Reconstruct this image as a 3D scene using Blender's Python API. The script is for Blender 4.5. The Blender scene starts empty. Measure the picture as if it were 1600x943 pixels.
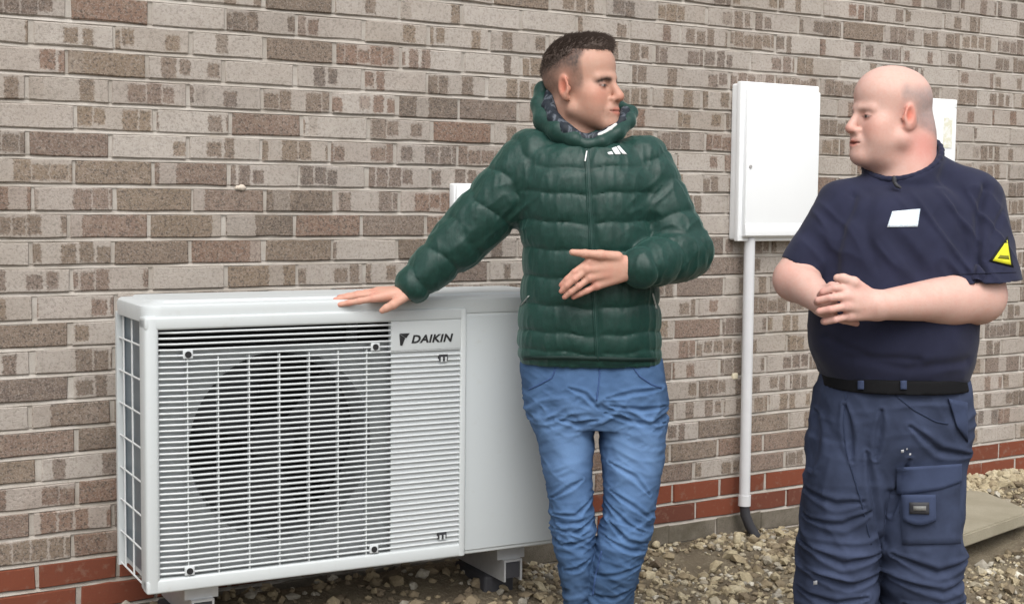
import bpy, bmesh, math, random
import numpy as np
from mathutils import Vector, Matrix

rnd = random.Random(7)
nrs = np.random.RandomState(11)
SC = bpy.context.scene
COL = SC.collection

# ------------------------------------------------------------------ camera, sky, sun, exposure
F_PX, W_PX, H_PX = 2179.3, 1600.0, 943.0
CAM = np.array([0.0, -3.93032, 1.25605])
FW = np.array([0.53075544, 0.84421492, -0.07483197])
RT = np.array([0.8469764, -0.53151672, 0.01099783])
UP = np.array([0.03048991, 0.06921807, 0.99713551])
cam_d = bpy.data.cameras.new('camera')
cam_d.sensor_width = 36.0
cam_d.sensor_fit = 'HORIZONTAL'
cam_d.lens = F_PX / W_PX * 36.0
cam_d.clip_start, cam_d.clip_end = 0.05, 500
cam_o = bpy.data.objects.new('camera', cam_d)
COL.objects.link(cam_o)
M = Matrix.Identity(4)
for i in range(3):
    M[i][0], M[i][1], M[i][2], M[i][3] = RT[i], UP[i], -FW[i], CAM[i]
cam_o.matrix_world = M
SC.camera = cam_o

SUN_EL, SUN_AZ = 52.0, 205.0        # azimuth clockwise from +Y
world = bpy.data.worlds.new('World')
SC.world = world
world.use_nodes = True
wn, wl = world.node_tree.nodes, world.node_tree.links
wn.clear()
sky = wn.new('ShaderNodeTexSky')
sky.sky_type = 'NISHITA'
sky.sun_disc = False
sky.sun_elevation = math.radians(SUN_EL)
sky.sun_rotation = math.radians(SUN_AZ)
sky.dust_density = 4.0
hsv = wn.new('ShaderNodeHueSaturation')
hsv.inputs['Saturation'].default_value = 0.22   # overcast: a grey sky
bg = wn.new('ShaderNodeBackground')
bg.inputs['Strength'].default_value = 0.15
wo = wn.new('ShaderNodeOutputWorld')
wl.new(sky.outputs[0], hsv.inputs['Color'])
wl.new(hsv.outputs[0], bg.inputs['Color'])
wl.new(bg.outputs[0], wo.inputs['Surface'])
sun_d = bpy.data.lights.new('sun', 'SUN')
sun_d.energy = 1.1
sun_d.angle = math.radians(50)
sun_d.color = (1.0, 0.97, 0.93)
sun_o = bpy.data.objects.new('sun', sun_d)
COL.objects.link(sun_o)
az, el = math.radians(SUN_AZ), math.radians(SUN_EL)
sdir = Vector((math.sin(az) * math.cos(el), math.cos(az) * math.cos(el), math.sin(el)))
sun_o.rotation_euler = sdir.to_track_quat('Z', 'Y').to_euler()
sun_o.location = sdir * 20
SC.view_settings.view_transform = 'Standard'
SC.view_settings.look = 'None'
SC.view_settings.gamma = 1
SC.view_settings.exposure = 0.55

# ------------------------------------------------------------------ places: pixel of the survey -> metres
FH = np.array([FW[0], FW[1], 0.0]); FH /= np.linalg.norm(FH)
RH = np.array([FH[1], -FH[0], 0.0])
LB = np.stack([RH, FH, np.array([0, 0, 1.0])])          # rows: right, away, up


def to_world(L):
    L = np.asarray(L, float)
    return np.array([CAM[0], CAM[1], 0.0]) + L @ LB


def ray(x, y):
    return FW + RT * (x - W_PX / 2) / F_PX - UP * (y - H_PX / 2) / F_PX


def survey(x, y, v):
    """local (right, away, up) point seen at survey pixel x, y at distance v"""
    d = LB @ ray(x, y)
    return np.array([0, 0, CAM[2]]) + d * (v / d[1])


# ------------------------------------------------------------------ object helpers
def tag(o, label=None, cat=None, group=None, kind=None):
    if label: o['label'] = label
    if cat: o['category'] = cat
    if group: o['group'] = group
    if kind: o['kind'] = kind
    return o


def empty(name, loc=(0, 0, 0), rz=0.0):
    o = bpy.data.objects.new(name, None)
    o.empty_display_size = 0.1
    o.location = loc
    o.rotation_euler = (0, 0, rz)
    COL.objects.link(o)
    return o


def link(name, me, mat=None, parent=None, loc=None, smooth=False):
    if mat is not None and len(me.materials) == 0:
        me.materials.append(mat)
    if smooth:
        me.polygons.foreach_set('use_smooth', [True] * len(me.polygons))
    o = bpy.data.objects.new(name, me)
    COL.objects.link(o)
    if parent is not None:
        o.parent = parent
    if loc is not None:
        o.location = loc
    return o


def mesh_of(name, verts, faces):
    me = bpy.data.meshes.new(name)
    me.from_pydata([tuple(map(float, v)) for v in verts], [], [tuple(map(int, f)) for f in faces])
    me.update()
    return me


class MB:
    """collects shapes into one mesh"""
    def __init__(self):
        self.v, self.f = [], []

    def add(self, vs, fs):
        n = len(self.v)
        self.v += [tuple(p) for p in vs]
        self.f += [tuple(i + n for i in f) for f in fs]

    def box(self, x0, x1, y0, y1, z0, z1, c=0.0):
        if c <= 0:
            vs = [(x, y, z) for x in (x0, x1) for y in (y0, y1) for z in (z0, z1)]
            self.add(vs, [(0, 1, 3, 2), (4, 6, 7, 5), (0, 4, 5, 1), (2, 3, 7, 6), (0, 2, 6, 4), (1, 5, 7, 3)])
            return
        bm = bmesh.new()
        bmesh.ops.create_cube(bm, size=1)
        for v in bm.verts:
            v.co = ((x0 + x1) / 2 + v.co.x * (x1 - x0), (y0 + y1) / 2 + v.co.y * (y1 - y0), (z0 + z1) / 2 + v.co.z * (z1 - z0))
        bmesh.ops.bevel(bm, geom=bm.edges[:], offset=c, segments=3, profile=0.5, affect='EDGES')
        bm.verts.index_update()
        self.add([v.co[:] for v in bm.verts], [[v.index for v in f.verts] for f in bm.faces])
        bm.free()

    def tube(self, pts, r, n=10, caps=True):
        pts = [np.asarray(p, float) for p in pts]
        rs = r if isinstance(r, (list, tuple)) else [r] * len(pts)
        rings, ref = [], None
        for i, p in enumerate(pts):
            t = pts[min(i + 1, len(pts) - 1)] - pts[max(i - 1, 0)]
            t = t / np.linalg.norm(t)
            if ref is None:
                ref = np.array([0, 0, 1.0]) if abs(t[2]) < 0.9 else np.array([1.0, 0, 0])
            a = ref - t * (ref @ t); a /= np.linalg.norm(a); ref = a
            b = np.cross(t, a)
            rings.append([p + rs[i] * (a * math.cos(2 * math.pi * k / n) + b * math.sin(2 * math.pi * k / n)) for k in range(n)])
        vs = [q for ring in rings for q in ring]
        fs = [(i * n + k, i * n + (k + 1) % n, (i + 1) * n + (k + 1) % n, (i + 1) * n + k) for i in range(len(pts) - 1) for k in range(n)]
        if caps:
            fs += [tuple(range(n - 1, -1, -1)), tuple((len(pts) - 1) * n + k for k in range(n))]
        self.add(vs, fs)

    def prism(self, poly, y0, y1):
        """poly in x, z; extruded along y"""
        n = len(poly)
        vs = [(x, y0, z) for x, z in poly] + [(x, y1, z) for x, z in poly]
        fs = [tuple(range(n)), tuple(range(2 * n - 1, n - 1, -1))] + [(i, i + n, (i + 1) % n + n, (i + 1) % n) for i in range(n)]
        self.add(vs, fs)

    def build(self, name, mat, parent=None, smooth=False, loc=None):
        me = mesh_of(name, self.v, self.f)
        bm = bmesh.new(); bm.from_mesh(me)
        bmesh.ops.recalc_face_normals(bm, faces=bm.faces[:])
        bm.to_mesh(me); bm.free()
        o = link(name, me, mat, parent, loc)
        if smooth:
            me.polygons.foreach_set('use_smooth', [True] * len(me.polygons))
            try:
                me.set_sharp_from_angle(angle=math.radians(35))
            except Exception:
                pass
        return o


# ------------------------------------------------------------------ materials
class Nodes:
    def __init__(self, name):
        self.m = bpy.data.materials.new(name)
        self.m.use_nodes = True
        self.t = self.m.node_tree
        self.b = self.t.nodes['Principled BSDF']

    def n(self, typ, **kw):
        nd = self.t.nodes.new(typ)
        for k, v in kw.items():
            setattr(nd, k, v)
        return nd

    def put(self, sock, v):
        if hasattr(v, 'is_linked') or hasattr(v, 'node'):
            self.t.links.new(v, sock)
        else:
            if isinstance(v, (tuple, list)) and len(v) == 3 and sock.type == 'RGBA':
                v = (*v, 1)
            sock.default_value = v

    def noise(self, vec, scale, detail=3, rough=0.55, dim='3D', dist=0.0):
        nd = self.n('ShaderNodeTexNoise', noise_dimensions=dim)
        if vec is not None and dim != '1D': self.put(nd.inputs['Vector'], vec)
        if dim in ('1D', '4D'): self.put(nd.inputs['W'], vec if dim == '1D' else 0.0)
        nd.inputs['Scale'].default_value = scale
        nd.inputs['Detail'].default_value = detail
        nd.inputs['Roughness'].default_value = rough
        nd.inputs['Distortion'].default_value = dist
        return nd.outputs[0]

    def ramp(self, fac, stops, interp='LINEAR'):
        nd = self.n('ShaderNodeValToRGB')
        nd.color_ramp.interpolation = interp
        el = nd.color_ramp.elements
        while len(el) < len(stops): el.new(0.5)
        for e, (p, c) in zip(el, stops):
            e.position = p
            e.color = (*c, 1) if isinstance(c, tuple) else (c, c, c, 1)
        self.put(nd.inputs[0], fac)
        return nd.outputs[0]

    def mix(self, fac, a, b, mode='MIX'):
        nd = self.n('ShaderNodeMix', data_type='RGBA', blend_type=mode)
        self.put(nd.inputs[0], fac); self.put(nd.inputs[6], a); self.put(nd.inputs[7], b)
        return nd.outputs[2]

    def math(self, op, a, b=0.0, c=0.0):
        nd = self.n('ShaderNodeMath', operation=op)
        self.put(nd.inputs[0], a); self.put(nd.inputs[1], b)
        if op in ('MULTIPLY_ADD', 'SMOOTH_MIN', 'COMPARE'): self.put(nd.inputs[2], c)
        return nd.outputs[0]

    def mapr(self, v, a, b, c, d):
        nd = self.n('ShaderNodeMapRange', clamp=True)
        for i, q in enumerate((v, a, b, c, d)): self.put(nd.inputs[i], q)
        return nd.outputs[0]

    def bump(self, h, strength=0.3, dist=0.002, normal=None):
        nd = self.n('ShaderNodeBump')
        nd.inputs['Strength'].default_value = strength
        nd.inputs['Distance'].default_value = dist
        self.put(nd.inputs['Height'], h)
        if normal is not None: self.put(nd.inputs['Normal'], normal)
        self.put(self.b.inputs['Normal'], nd.outputs[0])
        return nd.outputs[0]

    def obj(self):
        return self.n('ShaderNodeTexCoord').outputs['Object']

    def scale(self, vec, s):
        nd = self.n('ShaderNodeVectorMath', operation='MULTIPLY')
        self.put(nd.inputs[0], vec); nd.inputs[1].default_value = s
        return nd.outputs[0]

    def attr(self, name):
        return self.n('ShaderNodeAttribute', attribute_name=name)

    def set(self, color=None, rough=None, spec=None, metal=None, sheen=None, **kw):
        if color is not None: self.put(self.b.inputs['Base Color'], color)
        if rough is not None: self.put(self.b.inputs['Roughness'], rough)
        if spec is not None: self.put(self.b.inputs['Specular IOR Level'], spec)
        if metal is not None: self.put(self.b.inputs['Metallic'], metal)
        if sheen is not None: self.put(self.b.inputs['Sheen Weight'], sheen)
        for k, v in kw.items(): self.put(self.b.inputs[k], v)
        return self.m


def weathered(N, col):
    """broad stains and wash marks that run over brick and mortar alike"""
    g = N.n('ShaderNodeNewGeometry').outputs['Position']
    a = N.noise(N.scale(g, (1.6, 1.6, 2.4)), 1.0, 5, .6); b = N.noise(N.scale(g, (7, 7, 2.2)), 1.0, 4, .6)
    c = N.mix(N.mapr(a, .42, .68, 0, .42), col, N.mix(1.0, col, (.66, .62, .57), 'MULTIPLY'))
    return N.mix(N.mapr(b, .52, .72, 0, .30), c, N.mix(1.0, c, (1.22, 1.22, 1.22), 'MULTIPLY'))


def brick_material(name, red=False):
    N = Nodes(name)
    at = N.attr('brick')                       # r: tone, g: paleness, b: seed
    sep = N.n('ShaderNodeSeparateColor'); N.put(sep.inputs[0], at.outputs['Color'])
    tone, pale, seed = sep.outputs[0], sep.outputs[1], sep.outputs[2]
    orand = N.n('ShaderNodeObjectInfo').outputs['Random']
    sd = N.math('MULTIPLY_ADD', seed, 53.0, N.math('MULTIPLY', orand, 91.0))
    uv = N.n('ShaderNodeUVMap', uv_map='face').outputs[0]
    su = N.n('ShaderNodeSeparateXYZ'); N.put(su.inputs[0], uv)
    cmb = N.n('ShaderNodeCombineXYZ')
    N.put(cmb.inputs[0], su.outputs[0]); N.put(cmb.inputs[1], su.outputs[1]); N.put(cmb.inputs[2], sd)
    P = cmb.outputs[0]
    fine = N.noise(P, 210, 4, 0.75)
    pit = N.noise(P, 118, 3, 0.7)
    mid = N.noise(P, 38, 3, 0.6)
    tone2 = N.math('FRACT', N.math('MULTIPLY_ADD', orand, 7.3, tone))
    if red:
        dark = N.ramp(tone2, [(0.0, (0.155, 0.048, 0.027)), (0.5, (0.20, 0.057, 0.030)), (1.0, (0.125, 0.045, 0.03))])
        smear = N.mapr(mid, 0.56, 0.78, 0.0, 0.75)
        col = N.mix(smear, dark, (0.22, 0.145, 0.11))
        col = N.mix(N.mapr(fine, 0.3, 0.7, 0.35, 0.0), col, (0.10, 0.04, 0.03))
        N.bump(N.math('ADD', N.math('MULTIPLY', mid, 0.6), N.math('MULTIPLY', fine, 0.4)), 0.5, 0.003)
        return N.set(col, 0.85, 0.2)
    dark = N.ramp(tone2, [(0.0, (0.170, 0.122, 0.088)), (0.22, (0.105, 0.078, 0.060)), (0.42, (0.20, 0.145, 0.095)),
                          (0.60, (0.150, 0.112, 0.092)), (0.78, (0.185, 0.100, 0.066)), (0.90, (0.085, 0.067, 0.058)), (1.0, (0.16, 0.118, 0.098))])
    # kiss marks: pale bands across the face where the brick was stacked in the kiln, leaving dark squares
    rag = N.noise(P, 95, 3, 0.7)
    wob = N.math('MULTIPLY', N.math('SUBTRACT', rag, 0.5), 0.020)
    w1 = N.math('MULTIPLY_ADD', N.math('ADD', su.outputs[0], wob), 22.0, N.math('MULTIPLY', sd, 3.1))
    vo = N.n('ShaderNodeTexVoronoi', voronoi_dimensions='1D'); N.put(vo.inputs['W'], w1); vo.inputs['Scale'].default_value = 1.0
    ve = N.n('ShaderNodeTexVoronoi', voronoi_dimensions='1D', feature='DISTANCE_TO_EDGE'); N.put(ve.inputs['W'], w1); ve.inputs['Scale'].default_value = 1.0
    vo.inputs['Randomness'].default_value = ve.inputs['Randomness'].default_value = 0.5
    sc_ = N.n('ShaderNodeSeparateColor'); N.put(sc_.inputs[0], vo.outputs['Color'])
    thr = N.mapr(pale, 0.0, 1.0, -0.10, 0.80)
    band = N.mapr(N.math('SUBTRACT', sc_.outputs[0], thr), -0.02, 0.02, 0.0, 1.0)
    gap = N.mapr(N.math('SUBTRACT', ve.outputs['Distance'], N.mapr(pale, 0.38, 0.8, 0.0, 0.13)), -0.03, 0.05, 0.0, 1.0)
    lim = N.mapr(sc_.outputs[1], 0.0, 1.0, 0.020, 0.034)
    up_ = N.math('MULTIPLY', N.math('SUBTRACT', sc_.outputs[2], 0.5), 0.010)
    av = N.math('ADD', N.math('ABSOLUTE', N.math('ADD', su.outputs[1], up_)), N.math('MULTIPLY', N.math('SUBTRACT', rag, 0.5), 0.022))
    edge = N.mapr(N.math('SUBTRACT', av, lim), -0.003, 0.003, 1.0, 0.0)
    plainb = N.math('LESS_THAN', pale, 0.36)
    edge = N.math('MAXIMUM', N.math('MULTIPLY', edge, gap), plainb)
    body = N.math('MULTIPLY', N.math('MULTIPLY', band, edge), N.mapr(mid, .3, .7, .75, 1.0))
    palec = N.mix(mid, (0.365, 0.322, 0.282), (0.465, 0.428, 0.39))
    palec = N.mix(N.mapr(pale, 0.2, 0.9, 0.35, 0.0), palec, dark)
    dk = N.mix(N.mapr(mid, 0.38, 0.72, 0.0, 0.65), dark, (0.29, 0.23, 0.185))
    col = N.mix(body, palec, dk)
    col = N.mix(N.math('MULTIPLY', N.mapr(pit, 0.51, 0.60, 0.0, 0.85), N.mapr(body, 0, 1, 0.35, 1.0)), col, (0.085, 0.07, 0.06))
    col = N.mix(N.mapr(fine, 0.48, 0.70, 0.0, 0.60), col, (0.44, 0.395, 0.35))
    N.bump(N.math('SUBTRACT', N.math('MULTIPLY', fine, 0.7), N.math('MULTIPLY', pit, 0.5)), 0.75, 0.004)
    return N.set(weathered(N, col), 0.92, 0.15)


def simple(name, color, rough=0.5, noise_amt=0.06, scale=30, spec=0.5, bump=0.0, bscale=200, metal=0.0, sheen=None):
    N = Nodes(name)
    P = N.obj()
    f = N.noise(P, scale, 4)
    lo = tuple(c * (1 - noise_amt) for c in color); hi = tuple(min(1, c * (1 + noise_amt)) for c in color)
    col = N.mix(f, lo, hi)
    if bump > 0: N.bump(N.noise(P, bscale, 3), bump, 0.001)
    return N.set(col, rough, spec, metal, sheen)


MT = {}
MT['brick'] = brick_material('stock brick')
MT['foot'] = None
MT['red'] = brick_material('red brick', True)


def mortar_material():
    N = Nodes('mortar'); P = N.obj()
    a = N.noise(P, 9, 4); b = N.noise(P, 260, 3, 0.7)
    c = N.mix(N.mapr(a, .35, .65, 0, 1), (0.36, 0.325, 0.285), (0.46, 0.428, 0.39))
    c = N.mix(N.mapr(b, 0.5, 0.8, 0, 0.5), c, (0.24, 0.215, 0.185))
    N.bump(b, 0.6, 0.003)
    return N.set(weathered(N, c), 0.95, 0.1)


MT['mortar'] = mortar_material()


def unit_material(name, col):
    N = Nodes(name); P = N.obj()
    f = N.noise(P, 3, 3); g = N.noise(P, 900, 2)
    st = N.noise(N.scale(P, (25, 25, 2.5)), 1.0, 4, 0.6)          # faint rain streaks
    c = N.mix(N.mapr(f, .3, .7, 0, .06), col, (0.50, 0.52, 0.52))
    c = N.mix(N.mapr(st, .55, .8, 0, .10), c, (0.42, 0.42, 0.38))
    d = N.noise(P, 26, 5, .7)
    c = N.mix(N.mapr(d, .60, .80, 0, .28), c, (.36, .34, .29))                # dust and splashes
    N.bump(g, 0.05, 0.0006)
    return N.set(c, N.mapr(d, .4, .7, .40, .55), 0.4)


MT['unit'] = unit_material('ivory powder coat', (0.515, 0.545, 0.55))
MT['unit_panel'] = unit_material('ivory powder coat panel', (0.465, 0.50, 0.512))
MT['slat'] = unit_material('ivory plastic', (0.515, 0.54, 0.548))
MT['dark'] = simple('black plastic', (0.012, 0.012, 0.013), 0.6)
MT['fan'] = simple('dark grey fan plastic', (0.085, 0.088, 0.095), 0.5)
MT['lining'] = simple('unit interior', (0.05, 0.052, 0.055), 0.7)
MT['white_plastic'] = simple('white cabinet plastic', (0.80, 0.82, 0.83), 0.45, 0.03, 4, bump=0.04, bscale=500)
MT['pvc'] = simple('grey white pipe', (0.60, 0.605, 0.62), 0.4, 0.08, 12)
MT['lead'] = simple('black rubber', (0.03, 0.03, 0.035), 0.7, 0.2, 40)
MT['galv'] = simple('galvanised steel', (0.55, 0.56, 0.57), 0.45, 0.12, 60, metal=0.6)
MT['wire'] = simple('coated wire', (0.62, 0.64, 0.64), 0.4)


def coil_material():
    N = Nodes('coil fins'); P = N.obj()
    s = N.n('ShaderNodeSeparateXYZ'); N.put(s.inputs[0], P)
    w = N.math('FRACT', N.math('MULTIPLY', s.outputs[1], 420))
    c = N.mix(w, (0.06, 0.085, 0.11), (0.22, 0.27, 0.31))
    return N.set(c, 0.35, 0.5, 0.5)


MT['coil'] = coil_material()


def foot_material():
    N = Nodes('weathered foot course'); P = N.obj()
    a, b = N.noise(P, 11, 4, .6), N.noise(P, 190, 3, .7)
    c = N.mix(N.mapr(a, .3, .7, 0, 1), (.105, .092, .068), (.20, .175, .145))
    c = N.mix(N.mapr(b, .5, .75, 0, .6), c, (.075, .07, .05)); N.bump(b, .7, .004)
    return N.set(c, .95, .1)


MT['foot'] = foot_material()

# ------------------------------------------------------------------ ground
def ground_z(x, y):
    x = np.asarray(x, float); y = np.asarray(y, float)
    t = np.clip((x - 4.1) / 0.9, 0, 1); t = t * t * (3 - 2 * t)
    s = np.clip(-y / 1.2, 0, 1)
    return 0.0 + 0.085 * t * (1 - 0.75 * s) - 0.14 * s * s * (3 - 2 * s) + 0.125 * np.clip((-y - .04) / .14, 0, 1) * np.clip((2.62 - x) / .35, 0, 1) * np.clip((.95 + y) / .3, 0, 1) + 0.008 * np.sin(7 * x + 3 * y) * np.sin(5.3 * y - 2 * x)


def build_ground():
    N = Nodes('earth and grit'); P = N.obj()
    a = N.noise(P, 6, 5); b = N.noise(P, 70, 4, 0.7)
    c = N.mix(N.mapr(a, .35, .65, 0, 1), (0.13, 0.105, 0.075), (0.22, 0.185, 0.13))
    c = N.mix(N.mapr(b, .55, .75, 0, .8), c, (0.33, 0.29, 0.21))
    N.bump(b, 0.9, 0.02)
    m = N.set(c, 0.95, 0.1)
    xs = np.concatenate([np.linspace(-60, -2, 8), np.linspace(-1.5, 7.5, 120), np.linspace(8, 60, 8)])
    ys = np.concatenate([np.linspace(-60, -5, 8), np.linspace(-4.5, 0.10, 70)])
    X, Y = np.meshgrid(xs, ys)
    Z = ground_z(X, Y)
    vs = np.stack([X.ravel(), Y.ravel(), Z.ravel()], 1)
    nx, ny = len(xs), len(ys)
    fs = [(j * nx + i, j * nx + i + 1, (j + 1) * nx + i + 1, (j + 1) * nx + i) for j in range(ny - 1) for i in range(nx - 1)]
    o = link('ground', mesh_of('ground', vs, fs), m, smooth=True)
    tag(o, kind='structure')


build_ground()

# ------------------------------------------------------------------ brick wall
PITCH, JOINT, BLEN = 0.075, 0.011, 0.225
Z_RED = 0.225
K0, K1 = -31, 5            # course c: bottom at Z_RED + PITCH * (-c - 1) ... c = 0 first red course below Z_RED


def brick_mesh(name, L, H, seed, tone, pale, nose=0.0):
    """fired brick: arrised front face, a little uneven, 60 mm deep"""
    r = random.Random(seed)
    x, z, c = L / 2, H / 2, 0.003
    j = lambda s: r.uniform(-s, s)
    vs, uv = [], []
    yb, ym, yf = 0.055, 0.0015, -0.0030 + j(0.0012) - nose
    for (sx, sz) in ((-1, -1), (1, -1), (1, 1), (-1, 1)):
        vs.append((sx * x, yb, sz * z))
    e = [(-1, -1), (-.35, -1), (.3, -1), (1, -1), (1, 1), (.35, 1), (-.3, 1), (-1, 1)]
    ring = [(sx * x + j(.0016), ym, sz * z + j(.0019)) for sx, sz in e]
    vs += ring
    for (sx, sz), q in zip(e, ring):
        vs.append((q[0] - (c if sx == 1 else -c if sx == -1 else 0), yf + j(.0008), q[2] - sz * c))
    fs = [(0, 4 + 0, 4 + 7, 3), (1, 2, 4 + 4, 4 + 3), (0, 1, 7, 6, 5, 4), (3, 11, 10, 9, 8, 2)]
    fs += [(4 + i, 4 + (i + 1) % 8, 12 + (i + 1) % 8, 12 + i) for i in range(8)]
    fs += [(12, 13, 18, 19), (13, 14, 17, 18), (14, 15, 16, 17)]
    return vs, fs, (tone, pale, seed % 997 / 997.0)


def brick_data(name, parts, mat):
    V, Fc, A, U = [], [], [], []
    for vs, fs, a, off in parts:
        n = len(V)
        V += [(p[0] + off[0], p[1] + off[1], p[2] + off[2]) for p in vs]
        U += [(p[0], p[2]) for p in vs]
        A += [(*a, 1.0)] * len(vs)
        Fc += [tuple(i + n for i in f) for f in fs]
    me = mesh_of(name, V, Fc)
    ca = me.color_attributes.new('brick', 'FLOAT_COLOR', 'POINT')
    ca.data.foreach_set('color', np.array(A, np.float32).ravel())
    ul = me.uv_layers.new(name='face')
    idx = np.zeros(len(me.loops), np.int32); me.loops.foreach_get('vertex_index', idx)
    ul.data.foreach_set('uv', np.array(U, np.float32)[idx].ravel())
    me.materials.append(mat)
    return me


def build_wall():
    wall = empty('brick_wall', (2.6, 0, 0))
    tag(wall, 'long house wall of pale mottled brown bricks with two red courses at its foot', 'wall')
    X0, X1 = -0.4, 7.4
    # mortar: weather-struck joints, each bed sloping out from a recessed top to a flush bottom
    xs = np.linspace(X0, X1, 160)
    prof = []
    for c in range(K1, K0 - 1, -1):
        zt = Z_RED - PITCH * (c + 1)               # centre of the bed joint under course c
        prof += [(0.002, zt - JOINT / 2 - 0.002), (-0.0012, zt - JOINT / 2 + 0.001), (0.0048, zt + JOINT / 2 - 0.001), (0.0024, zt + JOINT / 2 + 0.004), (0.0024, zt + PITCH - JOINT)]
    prof = prof[:-1] + [(0.0024, Z_RED - PITCH * K0), (0.25, Z_RED - PITCH * K0), (0.25, Z_RED - PITCH * (K1 + 1))]
    n = len(prof)
    jit = nrs.normal(0, 0.0007, (len(xs), n))
    vs = [(x - 2.6, p[0] + (jit[i, k] if k < n - 3 else 0), p[1] + (0.6 * jit[i, (k * 7) % n] if k < n - 3 else 0)) for i, x in enumerate(xs) for k, p in enumerate(prof)]
    fs = [(i * n + k, i * n + (k + 1) % n, (i + 1) * n + (k + 1) % n, (i + 1) * n + k) for i in range(len(xs) - 1) for k in range(n)]
    fs += [tuple(range(n)), tuple(range((len(xs) - 1) * n + n - 1, (len(xs) - 1) * n - 1, -1))]
    bm = bmesh.new(); me = mesh_of('mortar', vs, fs); bm.from_mesh(me); bmesh.ops.recalc_face_normals(bm, faces=bm.faces[:]); bm.to_mesh(me); bm.free()
    link('mortar', me, MT['mortar'], wall, smooth=False)

    H = PITCH - JOINT
    protos = {}
    def proto(kind, i):
        if (kind, i) not in protos:
            r = random.Random(hash((kind, i)) % 99991 if False else (len(kind) * 1009 + ord(kind[0]) * 131 + i * 17))
            pale = {'pale': r.uniform(.66, 1.0), 'mixed': r.uniform(.42, .72), 'plain': r.uniform(.05, .33), 'red': 0, 'foot': 0.2}[kind]
            tone = r.random() if kind != 'foot' else 0.92
            ft = kind == 'foot'
            sh = brick_mesh(kind, BLEN - (.003 if ft else JOINT) + r.uniform(-.003, .002), (H if not ft else PITCH - .004) + r.uniform(-.0018, .0014), i * 37 + len(kind) * 7 + 3, tone, pale)
            protos[(kind, i)] = sh, brick_data('brick' if kind != 'red' else 'red_brick', [(*sh, (0, 0, 0))], MT[{'red': 'red', 'foot': 'foot'}.get(kind, 'brick')])
        return protos[(kind, i)]
    cells = []
    for c in range(K1, K0 - 1, -1):
        z = Z_RED - PITCH * (c + 1) + PITCH / 2
        off = 0.0 if c % 2 else BLEN / 2
        start = XPH + off + rnd.uniform(-.012, .012)
        i0 = int(math.floor((X0 - start) / BLEN)) + 1
        i1 = int(math.floor((X1 - start) / BLEN)) - 1
        for i in range(i0, i1 + 1):
            x = start + (i + .5) * BLEN + rnd.uniform(-.003, .003)
            t = (z - 0.7) / 1.2
            q = rnd.random()
            if c in (0, 1): kind = 'red'
            elif c > 1: kind = 'foot'
            else:
                pp = min(.58, max(.05, .18 + .42 * t)); pm = min(.88, .58 + .32 * t)
                pm = min(.93, pm + .10 * max(0, x - 2.2))
                kind = 'pale' if q < pp * .36 else 'mixed' if q < pm else 'plain'
            P = np.array([x, 0, z]) - CAM
            d = P @ FW
            px, py = W_PX / 2 + F_PX * (P @ RT) / d, H_PX / 2 - F_PX * (P @ UP) / d
            seen = -25 < px < 1625 and -15 < py < 940
            for (a, b, e, g) in HIDERS:
                if a < px < e and b < py < g: seen = False
            cells.append((0 if seen else 1, d, kind, rnd.randrange(26 if kind != 'foot' else 6), x, z, rnd.uniform(-.0012, .0012), rnd.uniform(-.004, .004)))
    cells.sort()
    reds = [q for q in cells if q[2] == 'red' and q[0] == 0]
    plain = [q for q in cells if q[2] not in ('red', 'foot') and q[0] == 0][:300 - len(reds)]
    own = set(id(q) for q in reds + plain)
    rest = []
    for q in cells:
        _, _, kind, i, x, z, dy, rot = q
        sh, me = proto(kind, i)
        if id(q) in own:
            o = bpy.data.objects.new('red_brick' if kind == 'red' else 'brick', me)
            COL.objects.link(o)
            o.parent = wall
            o.location = (x - 2.6, dy, z)
            o.rotation_euler = (0, rot, 0)
        else:
            rest.append((sh, (x - 2.6, dy, z), kind))
    for nm, k, mat in (('brickwork', 0, 'brick'), ('red_brickwork', 1, 'red'), ('foot_course', 2, 'foot')):
        me = brick_data(nm, [(s[0], s[1], (rnd.random(), s[2][1], rnd.random()), off) for s, off, kd in rest if {'red': 1, 'foot': 2}.get(kd, 0) == k], MT[mat])
        tag(link(nm, me, None, wall), kind='stuff')
    # odd marks on the wall
    m = MB()
    bm = bmesh.new(); bmesh.ops.create_icosphere(bm, subdivisions=2, radius=1)
    for v in bm.verts:
        v.co = Vector((v.co.x * .018 * (1 + .25 * math.sin(7 * v.co.z)), v.co.y * .009, v.co.z * .009 * (1 + .3 * math.sin(5 * v.co.x))))
    me = bpy.data.meshes.new('mortar_blob'); bm.to_mesh(me); bm.free()
    p = wall_at(375, 293)
    link('mortar_blob', me, simple('fresh mortar', (.55, .48, .40), .9, .2, 200), wall, (p[0] - 2.6, -.004, p[2]), True)
    p = wall_at(1147, 587)
    m.box(-.012, .012, -.009, .004, -.011, .011, .002)
    m.build('wall_plug', simple('cream plastic', (.62, .56, .42), .6), wall, True, (p[0] - 2.6, 0, p[2]))


def wall_at(x, y, Y=0.0):
    d = ray(x, y)
    return CAM + d * ((Y - CAM[1]) / d[1])


XPH = float(wall_at(112, 228)[0])
HIDERS = [(240, 500, 840, 870), (825, 215, 1025, 560), (1160, 150, 1285, 360), (1285, 285, 1520, 600), (1265, 600, 1500, 943), (1330, 120, 1450, 270), (870, 600, 1020, 800)]
build_wall()

# ------------------------------------------------------------------ the outdoor unit
UA = np.array([1.06908, -0.5, 0.2417]); U_RZ = math.atan2(-0.08, 1.23)
UW, UD, UH = 1.225, 0.335, 0.735


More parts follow.
